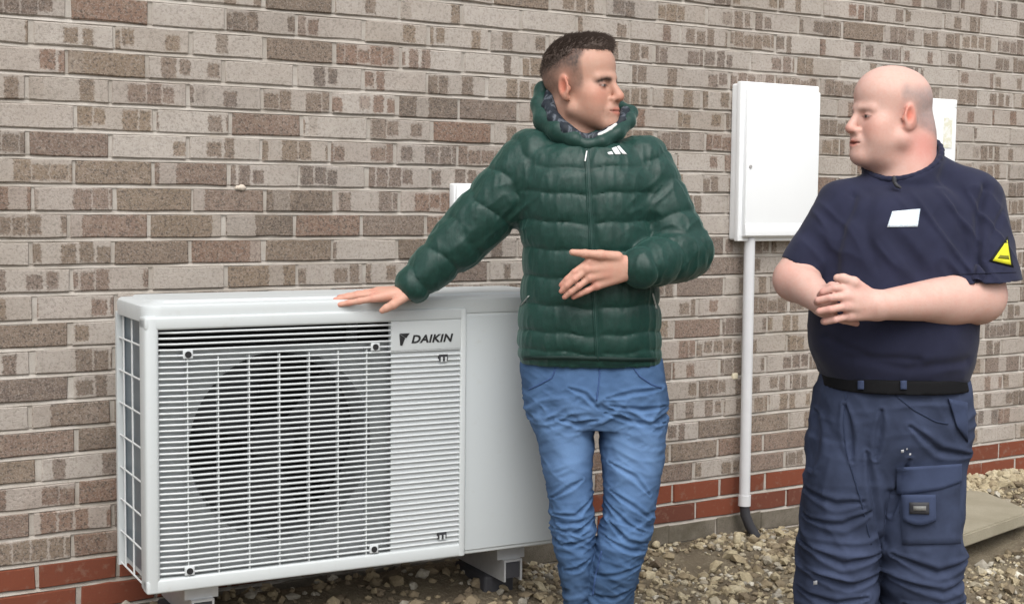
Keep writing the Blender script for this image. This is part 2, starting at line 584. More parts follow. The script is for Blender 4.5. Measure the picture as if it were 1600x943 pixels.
def build_unit():
    U = empty('heat_pump_unit', tuple(UA), U_RZ)
    tag(U, 'big ivory heat pump outdoor unit with a slatted front over a dark round fan', 'heat pump')
    T = 0.022
    # casing: shell open at the grille, built of plates
    m = MB()
    m.box(0.895, UW, 0.0, UD, 0.0, UH - .03, .006)                     # compressor end
    m.box(0.012, 0.895, UD - .01, UD, 0.0, UH - .03, 0)               # back plate
    m.box(0.03, 0.895, 0.03, UD - .01, 0.002, 0.016, 0)                # base pan
    m.build('casing', MT['unit'], U, True)
    m = MB(); m.box(0.899, UW - .006, -0.004, 0.004, 0.012, UH - .052, .003)
    m.build('service_panel', MT['unit_panel'], U, True)
    # top cover with rounded corners and a low raised field
    m = MB()
    def rr(x0, x1, y0, y1, r, z, n=6):
        out = []
        for cx, cy, a in ((x1 - r, y1 - r, 0), (x0 + r, y1 - r, 90), (x0 + r, y0 + r, 180), (x1 - r, y0 + r, 270)):
            for k in range(n + 1):
                t = math.radians(a + 90 * k / n)
                out.append((cx + r * math.cos(t), cy + r * math.sin(t), z))
        return out
    rings = [rr(0.003, UW, -.003, UD, .045, UH - .045), rr(0.0, UW + .003, -.006, UD + .003, .048, UH - .014), rr(0.002, UW, -.004, UD, .048, UH - .005),
             rr(0.009, UW - .006, .003, UD - .006, .045, UH), rr(0.035, UW - .035, .045, UD - .03, .03, UH + .0005),
             rr(0.042, UW - .042, .052, UD - .037, .03, UH + .007), rr(0.06, UW - .06, .07, UD - .06, .03, UH + .008)]
    nn = len(rings[0])
    vs = [p for r in rings for p in r]
    fs = [(i * nn + k, i * nn + (k + 1) % nn, (i + 1) * nn + (k + 1) % nn, (i + 1) * nn + k) for i in range(len(rings) - 1) for k in range(nn)]
    fs += [tuple((len(rings) - 1) * nn + k for k in range(nn)), tuple(range(nn - 1, -1, -1))]
    m.add(vs, fs); m.build('top_cover', MT['unit'], U, True)
    # front frame round the grille
    gx0, gx1, gz0, gz1 = 0.036, 0.879, 0.036, 0.672
    m = MB()
    m.box(0.0, 0.895, -.012, .05, gz1, UH - .030, .006)
    m.box(0.0, 0.895, -.012, .03, 0.0, gz0, .006)
    m.box(0.0, gx0, -.0125, .055, 0.0, UH - .028, .011)
    m.box(gx1, 0.897, -.0125, .03, 0.0, UH - .032, .004)
    m.build('front_frame', MT['unit'], U, True)
    # fan plate with a round opening
    cx, cz, R = 0.371, 0.353, 0.252
    m = MB(); n = 64; px0, px1, pz0, pz1 = 0.028, 0.705, 0.02, 0.618
    inner, outer = [], []
    for k in range(n):
        t = 2 * math.pi * k / n
        c, s = math.cos(t), math.sin(t)
        inner.append((cx + R * c, .026, cz + R * s))
        sc = min((px1 - cx) / c if c > 1e-6 else (px0 - cx) / c if c < -1e-6 else 9, (pz1 - cz) / s if s > 1e-6 else (pz0 - cz) / s if s < -1e-6 else 9)
        outer.append((cx + sc * c, .020, cz + sc * s))
    lip = [(cx + (R - .012) * math.cos(2 * math.pi * k / n), .075, cz + (R - .012) * math.sin(2 * math.pi * k / n)) for k in range(n)]
    deep = [(q[0], .15, q[2]) for q in lip]
    vs = outer + inner + lip + deep
    fs = [(g * n + k, g * n + (k + 1) % n, (g + 1) * n + (k + 1) % n, (g + 1) * n + k) for g in range(3) for k in range(n)]
    m.add(vs, fs); m.build('fan_plate', MT['slat'], U, True)
    m = MB(); m.box(0.03, 0.66, .30, .312, .02, UH - .05); m.box(.70, .706, .045, .31, .02, UH - .05); m.box(0.05, 0.66, .02, .3, UH - .06, UH - .05)
    m.build('inner_lining', MT['lining'], U)
    # fan
    fan = MB(); fan.tube([(cx, .10, cz), (cx, .105, cz), (cx, .18, cz)], [.045, .062, .068], 28)
    fo = fan.build('fan_hub', MT['fan'], U, True)
    for b in range(3):
        m = MB(); vs = []
        for i in range(9):
            r = .055 + (.245 - .055) * i / 8
            for j in range(7):
                t = j / 6 - .5
                a = math.radians(120 * b + 22 + 78 * t * (0.75 + .5 * i / 8) - 20 * i / 8)
                vs.append((cx + r * math.cos(a), .14 - .055 * t + .01 * (2 * t) ** 2, cz + r * math.sin(a)))
        fs = [(i * 7 + j, i * 7 + j + 1, (i + 1) * 7 + j + 1, (i + 1) * 7 + j) for i in range(8) for j in range(6)]
        m.add(vs, fs)
        o = m.build('fan_blade', MT['fan'], U, True)
        sm = o.modifiers.new('thick', 'SOLIDIFY'); sm.thickness = .004
    # louvre slats: one mesh each, bowed back at the left end
    gz = np.linspace(gz0 + .011, gz1 - .008, 43)
    sl = MB()
    ns = 14
    prof = [(-.009, -.0026), (-.0105, -.0002), (-.0085, .0027), (.008, .0012), (.008, -.0028)]
    vs, fs = [], []
    for i in range(ns + 1):
        t = i / ns
        x = gx0 - .002 + (gx1 - gx0 + .004) * t
        bow = 0.010 * max(0, 1 - t * 14) ** 2
        for (y, z) in prof: vs.append((x, y + bow, z))
    k = len(prof)
    fs = [(i * k + a, i * k + (a + 1) % k, (i + 1) * k + (a + 1) % k, (i + 1) * k + a) for i in range(ns) for a in range(k)]
    fs += [tuple(range(k)), tuple(ns * k + a for a in range(k - 1, -1, -1))]
    me_full = mesh_of('slat', vs, fs); me_full.materials.append(MT['slat'])
    me_short = me_full.copy()
    for v in me_short.vertices: v.co.x = gx0 - .002 + (v.co.x - gx0 + .002) * (0.672 - gx0) / (gx1 - gx0)
    for z in gz:
        o = bpy.data.objects.new('slat', me_short if z > 0.592 else me_full)
        COL.objects.link(o); o.parent = U; o.location = (0, 0, z)
    # blind plate behind the slats right of the fan
    m = MB(); m.box(.672, gx1 + .002, -.003, .004, gz0 - .002, gz1 + .002); m.build('blind_plate', MT['slat'], U)
    m = MB(); m.box(.668, gx1 + .001, -.0115, .01, .592, gz1 + .001, .0015); m.build('badge_plate', MT['unit'], U, True)
    for x in (.108, .188, .270, .352, .434, .516, .598):
        m = MB(); m.box(x - .0013, x + .0013, -.0085, .009, gz0, .600); m.build('grille_bar', MT['slat'], U)
    for i, (x, z0_, z1_) in enumerate(((.350, .26, .40), (.386, .25, .40), (.405, .25, .41), (.440, .26, .40))):
        pass
    for x, z in ((.109, .608), (.110, .050), (.622, .606), (.620, .050)):
        m = MB(); m.box(x - .013, x + .013, -.0120, -.006, z - .011, z + .011, .002); m.build('screw_boss', MT['slat'], U, True)
        m = MB(); m.tube([(x, -.0135, z), (x, -.006, z)], .0085, 14); m.build('screw_hole', MT['dark'], U)
    for x, z in ((.826, .569), (.826, .067)):
        m = MB(); m.box(x - .013, x + .013, -.0125, -.004, z - .010, z + .008); m.build('clip', MT['lead'], U)
        m = MB(); m.box(x - .009, x - .003, -.0145, -.010, z - .012, z + .001); m.box(x + .004, x + .009, -.0145, -.010, z - .012, z + .001); m.build('clip_tab', MT['slat'], U)
    # air inlet end: fins, a posts and the wire guard
    m = MB(); m.box(.026, .034, .055, UD - .012, .02, UH - .05); m.build('coil', MT['coil'], U)
    m = MB(); m.box(.004, .02, UD - .016, UD, 0.0, UH - .04); m.build('corner_post', MT['unit'], U)
    m = MB()
    for y in (.075, .175, .27, UD + .004): m.tube([(.012, y, .004), (.012, y, UH - .045)], .0026, 6)
    for z in np.linspace(.006, UH - .11, 8): m.tube([(.012, .052, z), (.012, .2, z), (.012, UD + .004, z), (.06, UD + .008, z)], .0026, 6)
    m.build('wire_guard', MT['wire'], U)
    # lettering
    def text(body, size, x, z, name, shear=.22, xs=1.35):
        cu = bpy.data.curves.new('t', 'FONT'); cu.body = body; cu.size = size; cu.shear = shear; cu.offset = .0009; cu.extrude = .0006; cu.resolution_u = 3
        cu.space_character = 1.06
        ob = bpy.data.objects.new('t', cu); COL.objects.link(ob)
        dg = bpy.context.evaluated_depsgraph_get(); dg.update()
        me = bpy.data.meshes.new_from_object(ob.evaluated_get(dg))
        bpy.data.objects.remove(ob); bpy.data.curves.remove(cu)
        for v in me.vertices: v.co = Vector((x + v.co.x * xs, -.0125 - v.co.z, z + v.co.y))
        me.materials.clear()
        return link(name, me, MT['dark'], U)
    t = text('DAIKIN', .030, .727, .613, 'lettering')
    w = max(v.co.x for v in t.data.vertices) - .727
    for v in t.data.vertices: v.co.x = .727 + (v.co.x - .727) * .128 / w
    m = MB()
    m.prism([(.692, .640), (.722, .640), (.713, .628), (.7095, .628)], -.0135, -.011)
    m.prism([(.692, .6385), (.7085, .627), (.7005, .607), (.6945, .607)], -.0137, -.011)
    m.build('emblem', MT['dark'], U)
    m = MB(); m.box(.37, .45, .085, .088, .56, .58); 
    # rails that carry it
    for xr in (.16, 1.085):
        m = MB()
        m.box(xr - .030, xr + .030, .045, UD + .02, -.052, -.046); m.box(xr - .030, xr - .024, .045, UD + .02, -.11, -.052); m.box(xr + .024, xr + .030, .045, UD + .02, -.11, -.052)
        m.box(xr - .045, xr + .045, .06, .12, -.046, -.001)
        m.build('rail', MT['galv'], U)
        m = MB(); m.box(xr - .022, xr + .022, .047, .053, -.10, -.054); m.tube([(xr, .085, -.05), (xr, .085, -.001)], .008, 8)
        m.build('bolt', MT['lead'], U)
        m = MB(); m.box(xr - .05, xr + .05, .13, UD, -.19, -.111, .01)
        m.build('foot_block', MT['lead'], U, True)


build_unit()


# ------------------------------------------------------------------ wall boxes
def build_boxes():
    # survey: front face at Y = -0.17
    D = .08
    a, b = wall_at(1163, 133, -D), wall_at(1285, 142, -D)
    c = wall_at(1155, 374, -D)
    x0, x1, z0, z1 = float(a[0]) + .008, float(b[0]), float(c[2]) - .004, float(a[2]) + .01
    B = empty('meter_cabinet', (x0, 0, z0))
    tag(B, 'large white electricity meter cabinet with a keyhole, fixed above the grey pipe', 'meter cabinet')
    w, h = x1 - x0, z1 - z0
    m = MB(); m.box(0, w, -D + .03, -.0015, 0, h, .008); m.box(-.004, w + .004, -D + .02, -D + .045, -.004, h + .006, .005)
    m.build('box_body', MT['white_plastic'], B, True)
    m = MB(); m.box(.012, w - .006, -D, -D + .028, .012, h - .018, .006)
    m.build('door', MT['white_plastic'], B, True)
    m = MB(); m.tube([(.030, -D - .003, h * .47), (.030, -D + .001, h * .47)], .0065, 14); lk = m.build('lock', simple('grey lock', (.35, .34, .33), .4), B, True)
    m = MB(); m.box(.012, w - .006, -D - .003, -D + .004, .016, .060, .003); m.build('door_ridge', MT['white_plastic'], B, True)
    # the pipe that leaves it
    p0, p1 = wall_at(1171, 385, -.05), wall_at(1163, 790, -.05)
    P = empty('conduit_pipe', (float(p0[0]), 0, 0))
    tag(P, 'grey white plastic pipe running from the meter cabinet down the wall into the gravel', 'pipe')
    dx = float(p1[0] - p0[0])
    m = MB(); m.tube([(0, -.05, z0 + .01), (dx, -.05, .125)], .0205, 20); m.build('pipe_length', MT['pvc'], P, True)
    m = MB(); m.tube([(dx, -.05, .16), (dx, -.05, .12)], .0235, 20); m.build('collar', MT['pvc'], P, True)
    m = MB(); m.tube([(dx, -.05, .125), (dx + .004, -.052, .085), (dx + .018, -.06, .045), (dx + .04, -.075, .0), (dx + .06, -.09, -.05)], .019, 14); m.build('hose_end', MT['lead'], P, True)
    m = MB()
    m.tube([(dx * .0, -.05, 1.0), (0, -.05, .97)], .0225, 20)
    # second cabinet further along
    D = .09
    a, b = wall_at(1440, 153, -D), wall_at(1498, 160, -D)
    x0, x1, z1 = float(a[0]) - .22, float(b[0]), float(b[2]) + .006
    B = empty('gas_meter_box', (x0, 0, z1 - .50))
    tag(B, 'narrow white meter box with a yellow warning sticker, half hidden by the bald man', 'meter box')
    w, h = x1 - x0, .50
    m = MB(); m.box(0, w, -D + .02, -.0015, 0, h, .006); m.box(-.004, w + .004, -D + .01, -D + .03, h - .03, h + .005, .004); m.build('box_body', MT['white_plastic'], B, True)
    m = MB(); m.box(.008, w - .008, -D, -D + .018, .008, h - .030, .004); m.build('door', MT['white_plastic'], B, True)
    N = Nodes('worn warning sticker'); f = N.noise(N.obj(), 70, 3)
    mt = N.set(N.mix(N.mapr(f, .42, .58, 0, 1), (.76, .77, .74), (.68, .67, .54)), .5)
    m = MB(); m.box(w - .085, w - .035, -D - .002, -D + .001, h - .19, h - .07); m.build('sticker', mt, B)
    # small isolator box behind the man in green
    a, b = wall_at(704, 286, -.05), wall_at(760, 330, -.05)
    x0, z1 = float(a[0]) + .022, float(a[2])
    B = empty('isolator_box', (x0, 0, z1 - .13))
    tag(B, 'small square white switch box on the wall behind the green jacket sleeve', 'switch box')
    m = MB(); m.box(0, .10, -.036, -.0015, 0, .13, .005); m.build('box_body', MT['white_plastic'], B, True)
    m = MB(); m.box(.003, .097, -.05, -.038, .003, .127, .005); m.build('lid', MT['white_plastic'], B, True)
    m = MB(); m.tube([(.065, -.065, .06), (.065, -.05, .06)], .018, 18); m.build('switch_knob', MT['lead'], B, True)


build_boxes()


# ------------------------------------------------------------------ gravel, slab, loose stones
def stone_shape(seed, flat=0.7):
    r = np.random.RandomState(seed)
    bm = bmesh.new(); bmesh.ops.create_icosphere(bm, subdivisions=1, radius=1)
    v = np.array([p.co[:] for p in bm.verts]); f = [[q.index for q in fc.verts] for fc in bm.faces]
    bm.free()
    v *= 1 + 0.20 * r.randn(len(v), 1)
    for _ in range(5):                                    # knock flats on it: broken stone
        n = r.randn(3); n /= np.linalg.norm(n)
        d = v @ n; lim = r.uniform(.45, .8)
        v -= np.outer(np.clip(d - lim, 0, None), n)
    v *= np.array([1, r.uniform(.65, .95), flat * r.uniform(.75, 1.1)])
    return v, np.array(f)


def stone_material():
    N = Nodes('limestone chippings'); P = N.obj()
    at = N.attr('stone'); s = N.n('ShaderNodeSeparateColor'); N.put(s.inputs[0], at.outputs['Color'])
    base = N.ramp(s.outputs[0], [(0, (.13, .10, .07)), (.22, (.29, .235, .15)), (.5, (.39, .33, .215)), (.74, (.50, .435, .30)), (.88, (.28, .26, .22)), (1, (.66, .62, .52))])
    f = N.noise(P, 90, 4, .7)
    c = N.mix(N.mapr(f, .35, .7, 0, .55), base, (.17, .14, .10))
    N.bump(f, .6, .004)
    return N.set(c, .9, .15)


def build_gravel():
    shapes = [stone_shape(i) for i in range(24)]
    V, Fc, C = [], [], []
    n0 = 0
    def scatter(n, xa, xb, ya, yb, s0, s1, keep=lambda x, y: True, tone=None, lift=0.25):
        nonlocal n0
        for _ in range(n):
            x, y = rnd.uniform(xa, xb), rnd.uniform(ya, yb)
            if not keep(x, y) or (tone is None and math.sin(x * 5.1 + 1.3) * math.sin(y * 8.3 + x * 2) > .62 + .3 * rnd.random()): continue
            v, f = shapes[rnd.randrange(24)]
            s = s0 * (s1 / s0) ** (rnd.random() ** 1.7)
            a = rnd.uniform(0, 6.28); b = rnd.uniform(-.5, .5)
            R = np.array(Matrix.Rotation(a, 3, 'Z') @ Matrix.Rotation(b, 3, 'X'))
            q = (v * s) @ R.T + np.array([x, y, float(ground_z(x, y)) + s * rnd.uniform(lift - .3, lift + .25)])
            t = (rnd.random() ** 1.25 if tone is None else tone())
            V.append(q); Fc.append(f + n0); n0 += len(q)
            C.append(np.tile([t, rnd.random(), 0, 1], (len(q), 1)))
    slab = lambda x, y: not (3.74 < x < 4.56 + .3 * (y + .48) and -.68 + .2 * (x - 3.76) < y < -.1)
    scatter(11500, 2.25, 5.6, -1.35, .0, .006, .021, slab)
    scatter(1500, 2.25, 5.6, -1.35, -.02, .013, .036, slab)
    scatter(700, 4.3, 5.6, -.16, 0, .012, .034, slab, lambda: rnd.uniform(.4, .8))
    scatter(900, .7, 2.5, -.75, -.0, .010, .032, lambda x, y: True, lambda: rnd.choice([.02, .1, .2, .3, .9]))
    me = mesh_of('gravel', np.concatenate(V), np.concatenate(Fc))
    ca = me.color_attributes.new('stone', 'FLOAT_COLOR', 'POINT')
    ca.data.foreach_set('color', np.concatenate(C).astype(np.float32).ravel())
    sm = stone_material()
    tag(link('gravel', me, sm), kind='stuff')
    # bigger loose stones that can be told apart
    for (px, py, sz, seed, tone, fl, lab) in ((1025, 860, .030, 3, .66, .9, 'round cream stone at the foot of the wall beside the jeans'),
                                     (1148, 905, .052, 9, .74, .45, 'large flat pale stone lying in the gravel between the two men'),
                                     (1153, 856, .030, 5, .68, 1.2, 'upright cream stone beside the black end of the pipe'),
                                     (1186, 858, .028, 7, .60, .8, 'buff stone just right of the black end of the pipe'),
                                     (1515, 838, .028, 15, .9, .8, 'white stone lying at the near edge of the paving slab'),
                                     (822, 890, .024, 12, .9, .9, 'pale stone under the heat pump beside its metal rail')):
        d = ray(px, py); t = (-.01 - CAM[2]) / d[2]; q = CAM + d * t
        z = float(ground_z(q[0], q[1]))
        v, f = stone_shape(seed + 100, fl)
        me = mesh_of('stone', v * sz, f)
        ca = me.color_attributes.new('stone', 'FLOAT_COLOR', 'POINT')
        ca.data.foreach_set('color', np.tile([tone, .5, 0, 1], (len(v), 1)).astype(np.float32).ravel())
        o = link('stone', me, sm, None, (q[0], q[1], z + sz * .45 * fl), True)
        sb = o.modifiers.new('s', 'SUBSURF'); sb.levels = sb.render_levels = 1
        tag(o, lab, 'stone', 'larger loose stones in the gravel')
    # paving slab
    N = Nodes('concrete slab'); P = N.obj()
    a, b = N.noise(P, 5, 4), N.noise(P, 160, 3)
    c = N.mix(N.mapr(a, .3, .7, 0, 1), (.25, .225, .165), (.33, .30, .23))
    c = N.mix(N.mapr(b, .5, .75, 0, .5), c, (.20, .18, .13)); N.bump(b, .4, .003)
    mt = N.set(c, .9, .15)
    top = [(-.80, -.24), (.0, -.055), (.18, .40), (-.74, .33)]
    bm = bmesh.new(); vs = [bm.verts.new((x, y, 0)) for x, y in top]; f = bm.faces.new(vs)
    ex = bmesh.ops.extrude_face_region(bm, geom=[f])
    for v in ex['geom']:
        if isinstance(v, bmesh.types.BMVert): v.co.z -= .05
    bmesh.ops.recalc_face_normals(bm, faces=bm.faces[:])
    bmesh.ops.bevel(bm, geom=bm.edges[:], offset=.006, segments=2, affect='EDGES')
    me = bpy.data.meshes.new('paving_slab'); bm.to_mesh(me); bm.free()
    s = link('paving_slab', me, mt, None, (4.56, -.435, .066))
    tag(s, 'grey concrete paving slab lying in the gravel behind the man in navy', 'paving slab')


build_gravel()

# ------------------------------------------------------------------ implicit shapes for people and clothes
def vnoise(P, seed=0):
    """smooth value noise in -1..1"""
    P = np.asarray(P, np.float32)
    i = np.floor(P).astype(np.int64); f = P - i
    f = f * f * (3 - 2 * f)
    def h(a, b, c):
        n = (a * 374761393 + b * 668265263 + c * 2147483647 + seed * 974634777) & 0xffffffff
        n = ((n ^ (n >> 13)) * 1274126177) & 0xffffffff
        n = (n ^ (n >> 16)) & 0xffff
        return n.astype(np.float32) / 32767.5 - 1
    r = 0
    for dx in (0, 1):
        for dy in (0, 1):
            for dz in (0, 1):
                w = (f[:, 0] if dx else 1 - f[:, 0]) * (f[:, 1] if dy else 1 - f[:, 1]) * (f[:, 2] if dz else 1 - f[:, 2])
                r = r + w * h(i[:, 0] + dx, i[:, 1] + dy, i[:, 2] + dz)
    return r


def smin(a, b, k):
    h = np.clip(0.5 + 0.5 * (b - a) / k, 0, 1)
    return b + (a - b) * h - k * h * (1 - h)


class Shape:
    def __init__(self):
        self.p = []          # (fn, k, op)

    def add(self, fn, k=.012): self.p.append((fn, k, 0)); return self
    def sub(self, fn, k=.006): self.p.append((fn, k, 1)); return self
    def cut(self, fn, k=.004): self.p.append((fn, k, 2)); return self       # keep only where fn < 0

    def __call__(self, P, use=None):
        d = None
        for i in (range(len(self.p)) if use is None else use):
            fn, k, op = self.p[i]
            e = fn(P)
            if op == 0: d = e if d is None else smin(d, e, k)
            elif d is None: continue
            elif op == 1: d = -smin(-d, e, k)
            else: d = -smin(-d, -e, k)
        return np.full(len(P), 9.0, np.float32) if d is None else d

    def mesh(self, lo, hi, h, B=12):
        lo = np.array(lo, float); n = np.ceil((np.array(hi) - lo) / h / B).astype(int) * B
        dims = n + 1
        nb = n // B
        ci = np.stack(np.meshgrid(*[np.arange(k) for k in nb], indexing='ij'), -1).reshape(-1, 3)
        C = lo + (ci * B + B / 2) * h
        per = [fn(C) for fn, _, _ in self.p]
        d = None
        for e, (fn, k, op) in zip(per, self.p):
            if op == 0: d = e if d is None else smin(d, e, k)
            elif op == 1: d = -smin(-d, e, k)
            else: d = -smin(-d, -e, k)
        R = B * h * .87 * 1.8
        val = np.empty(tuple(dims), np.float32); val.fill(1.0)
        for c, dd in zip(ci, d):
            if dd < -R:
                a = c * B
                val[a[0]:a[0] + B + 1, a[1]:a[1] + B + 1, a[2]:a[2] + B + 1] = -1
        loc = np.stack(np.meshgrid(*[np.arange(B + 1)] * 3, indexing='ij'), -1).reshape(-1, 3)
        for q in np.nonzero(np.abs(d) <= R)[0]:
            use = []
            m = min([per[i][q] for i in range(len(per)) if self.p[i][2] == 0])
            for i, (fn, k, op) in enumerate(self.p):
                e = per[i][q]
                if op == 0 and e < m + 2 * R + k: use.append(i)
                elif op == 1 and e < R + k * 2: use.append(i)
                elif op == 2 and e > -R - 2 * k: use.append(i)
            a = ci[q] * B
            P = lo + (loc + a) * h
            val[a[0]:a[0] + B + 1, a[1]:a[1] + B + 1, a[2]:a[2] + B + 1] = self(P, use).reshape(B + 1, B + 1, B + 1)
        # surface nets
        s = val < 0
        cs = np.zeros(tuple(n), np.uint8)
        for dx in (0, 1):
            for dy in (0, 1):
                for dz in (0, 1):
                    cs += s[dx:dx + n[0], dy:dy + n[1], dz:dz + n[2]]
        act = np.argwhere((cs > 0) & (cs < 8))
        idx = np.full(tuple(n), -1, np.int64)
        idx[tuple(act.T)] = np.arange(len(act))
        acc = np.zeros((len(act), 3)); cnt = np.zeros(len(act))
        corners = [(x, y, z) for x in (0, 1) for y in (0, 1) for z in (0, 1)]
        for ia, a in enumerate(corners):
            for b in corners[ia + 1:]:
                if sum(abs(p - q) for p, q in zip(a, b)) != 1: continue
                va = val[act[:, 0] + a[0], act[:, 1] + a[1], act[:, 2] + a[2]]
                vb = val[act[:, 0] + b[0], act[:, 1] + b[1], act[:, 2] + b[2]]
                m = (va < 0) != (vb < 0)
                t = va[m] / (va[m] - vb[m])
                acc[m] += np.array(a) + t[:, None] * (np.array(b) - np.array(a)); cnt[m] += 1
        V = lo + (act + acc / np.maximum(cnt, 1)[:, None]) * h
        quads = []
        for ax in range(3):
            o = [(1, 2), (2, 0), (0, 1)][ax]
            sl0 = [slice(1, -1)] * 3; sl1 = [slice(1, -1)] * 3
            sl0[ax] = slice(0, -1); sl1[ax] = slice(1, None)
            A, Bv = s[tuple(sl0)], s[tuple(sl1)]
            e = np.argwhere(A != Bv)
            flip = A[tuple(e.T)]
            off = np.array([1, 1, 1]); off[ax] = 0
            e = e + off
            def cell(i, j):
                q = e.copy(); q[:, o[0]] -= i; q[:, o[1]] -= j
                return idx[q[:, 0], q[:, 1], q[:, 2]]
            Q = np.stack([cell(1, 1), cell(0, 1), cell(0, 0), cell(1, 0)], 1)
            Q[~flip] = Q[~flip][:, ::-1]
            quads.append(Q)
        Q = np.concatenate(quads)
        Q = Q[(Q >= 0).all(1)]
        return V, Q


def sph(c, r):
    c = np.array(c, float)
    return lambda P: np.linalg.norm(P - c, axis=1) - r


def ell(c, r, R=None):
    c = np.array(c, float); r = np.array(r, float)
    def f(P):
        q = P - c
        if R is not None: q = q @ R
        k0 = np.linalg.norm(q / r, axis=1); k1 = np.linalg.norm(q / (r * r), axis=1)
        return np.where(k1 > 1e-6, k0 * (k0 - 1) / np.maximum(k1, 1e-6), -r.min())
    return f


def cone(a, b, ra, rb, disp=None, flat=None):
    """tapered limb a -> b; disp(t, side angle point) adds to the radius; flat = (direction, factor) squashes it"""
    a, b = np.array(a, float), np.array(b, float)
    ab = b - a; L2 = ab @ ab
    def f(P):
        q = P - a
        if flat is not None:
            n, s = flat
            w = q @ n
            t0 = np.clip(q @ ab / L2, 0, 1)
            w = w - t0 * (ab @ n)
            q = q + np.outer(w, n) * (1 / s - 1)
        t = q @ ab / L2
        tc = np.clip(t, 0, 1)
        d = np.linalg.norm(q - tc[:, None] * ab, axis=1) - (ra + (rb - ra) * tc)
        if disp is not None: d = d - disp(t, P)
        return d * (flat[1] ** .5 if flat is not None else 1)
    return f


def chain(S, pts, rs, k=.006, **kw):
    for i in range(len(pts) - 1):
        S.add(cone(pts[i], pts[i + 1], rs[i], rs[i + 1], **kw), k)


def loft(rows, n=2.3, disp=None):
    """rows: (up, cx, cy, half width, half depth) sorted by up"""
    r = np.array(sorted(rows), float)
    z = r[:, 0]
    zz = np.linspace(z[0], z[-1], 400)
    def hermite(y):
        m = np.gradient(y, z)
        i = np.clip(np.searchsorted(z, zz) - 1, 0, len(z) - 2)
        hh = z[i + 1] - z[i]; t = (zz - z[i]) / hh
        return (2 * t**3 - 3 * t**2 + 1) * y[i] + (t**3 - 2 * t**2 + t) * hh * m[i] + (-2 * t**3 + 3 * t**2) * y[i + 1] + (t**3 - t**2) * hh * m[i + 1]
    cols = [hermite(r[:, k]) for k in range(1, 5)]
    def f(P):
        w = P[:, 2]
        cx, cy, a, b = [np.interp(w, zz, c) for c in cols]
        x, y = P[:, 0] - cx, P[:, 1] - cy
        q = (np.abs(x / a) ** n + np.abs(y / b) ** n) ** (1 / n)
        rr = np.hypot(x, y)
        d = np.where(q > .15, rr * (1 - 1 / np.maximum(q, .15)), -np.minimum(a, b))
        if disp is not None: d = d - disp(P)
        return np.maximum(d, np.maximum(z[0] - w, w - z[-1]))
    return f


def trim(fn, h):
    return lambda P: np.maximum(fn(P), h(P))


def half(p, n):
    p = np.array(p, float); n = np.array(n, float); n = n / np.linalg.norm(n)
    return lambda P: (P - p) @ n


def normals(V, Q):
    fn = np.cross(V[Q[:, 2]] - V[Q[:, 0]], V[Q[:, 3]] - V[Q[:, 1]])
    N = np.zeros_like(V)
    for k in range(4): np.add.at(N, Q[:, k], fn)
    return N / np.maximum(np.linalg.norm(N, axis=1), 1e-12)[:, None]


def smooth(V, Q, it=1, lam=.5):
    for _ in range(it):
        A = np.zeros_like(V); c = np.zeros(len(V))
        for a, b in ((0, 1), (1, 2), (2, 3), (3, 0)):
            np.add.at(A, Q[:, a], V[Q[:, b]]); np.add.at(A, Q[:, b], V[Q[:, a]])
            np.add.at(c, Q[:, a], 1); np.add.at(c, Q[:, b], 1)
        V = V + lam * (A / np.maximum(c, 1)[:, None] - V)
    return V


def put(name, V, Q, mat, parent, colors=None):
    """local (right, away, up) mesh -> object under a person's root"""
    W = to_world(V) - np.array(parent.location)
    me = bpy.data.meshes.new(name)
    k = Q.shape[1]
    me.vertices.add(len(W)); me.vertices.foreach_set('co', W.astype(np.float32).ravel())
    me.loops.add(Q.size); me.loops.foreach_set('vertex_index', Q.astype(np.int32).ravel())
    me.polygons.add(len(Q)); me.polygons.foreach_set('loop_start', np.arange(0, Q.size, k, dtype=np.int32))
    me.polygons.foreach_set('loop_total', np.full(len(Q), k, np.int32))
    me.update(calc_edges=True); me.validate()
    if colors is not None:
        ca = me.color_attributes.new('tint', 'FLOAT_COLOR', 'POINT')
        c = np.ones((len(W), 4), np.float32); c[:, :colors.shape[1]] = colors
        ca.data.foreach_set('color', c.ravel())
    return link(name, me, mat, parent, None, True)


from mathutils.bvhtree import BVHTree


def skin_of(V, Q):
    return BVHTree.FromPolygons([tuple(p) for p in V], [tuple(map(int, q)) for q in Q])


def patch(name, tree, D, poly_rows, mat, parent, v0, off=.002, thick=.0025):
    """print, zip or pocket on cloth. poly_rows: rows of survey pixels; laid on the cloth surface, with a rim and a thickness"""
    cam = np.array([0, 0, CAM[2]])
    top, ok = [], []
    for row in poly_rows:
        for x, y in row:
            d = LB @ ray(x, y); d = d / np.linalg.norm(d)
            hit = tree.ray_cast(Vector(cam), Vector(d))[0]
            if hit is None: hit = tree.find_nearest(Vector(cam + d * (D - .10)))[0]
            top.append(np.array(hit) - d * off)
    top = np.array(top)
    ny, nx = len(poly_rows), len(poly_rows[0])
    dirs = top - cam; dirs /= np.linalg.norm(dirs, axis=1)[:, None]
    bot = top + dirs * thick
    V = np.concatenate([top, bot]); n = ny * nx
    f = []
    for j in range(ny - 1):
        for i in range(nx - 1):
            a = j * nx + i
            f.append((a, a + nx, a + nx + 1, a + 1)); f.append((n + a, n + a + 1, n + a + nx + 1, n + a + nx))
    ring = [i for i in range(nx)] + [j * nx + nx - 1 for j in range(1, ny)] + [(ny - 1) * nx + i for i in range(nx - 2, -1, -1)] + [j * nx for j in range(ny - 2, 0, -1)]
    for a, b in zip(ring, ring[1:] + ring[:1]): f.append((a, b, n + b, n + a))
    return put(name, V, np.array(f), mat, parent)


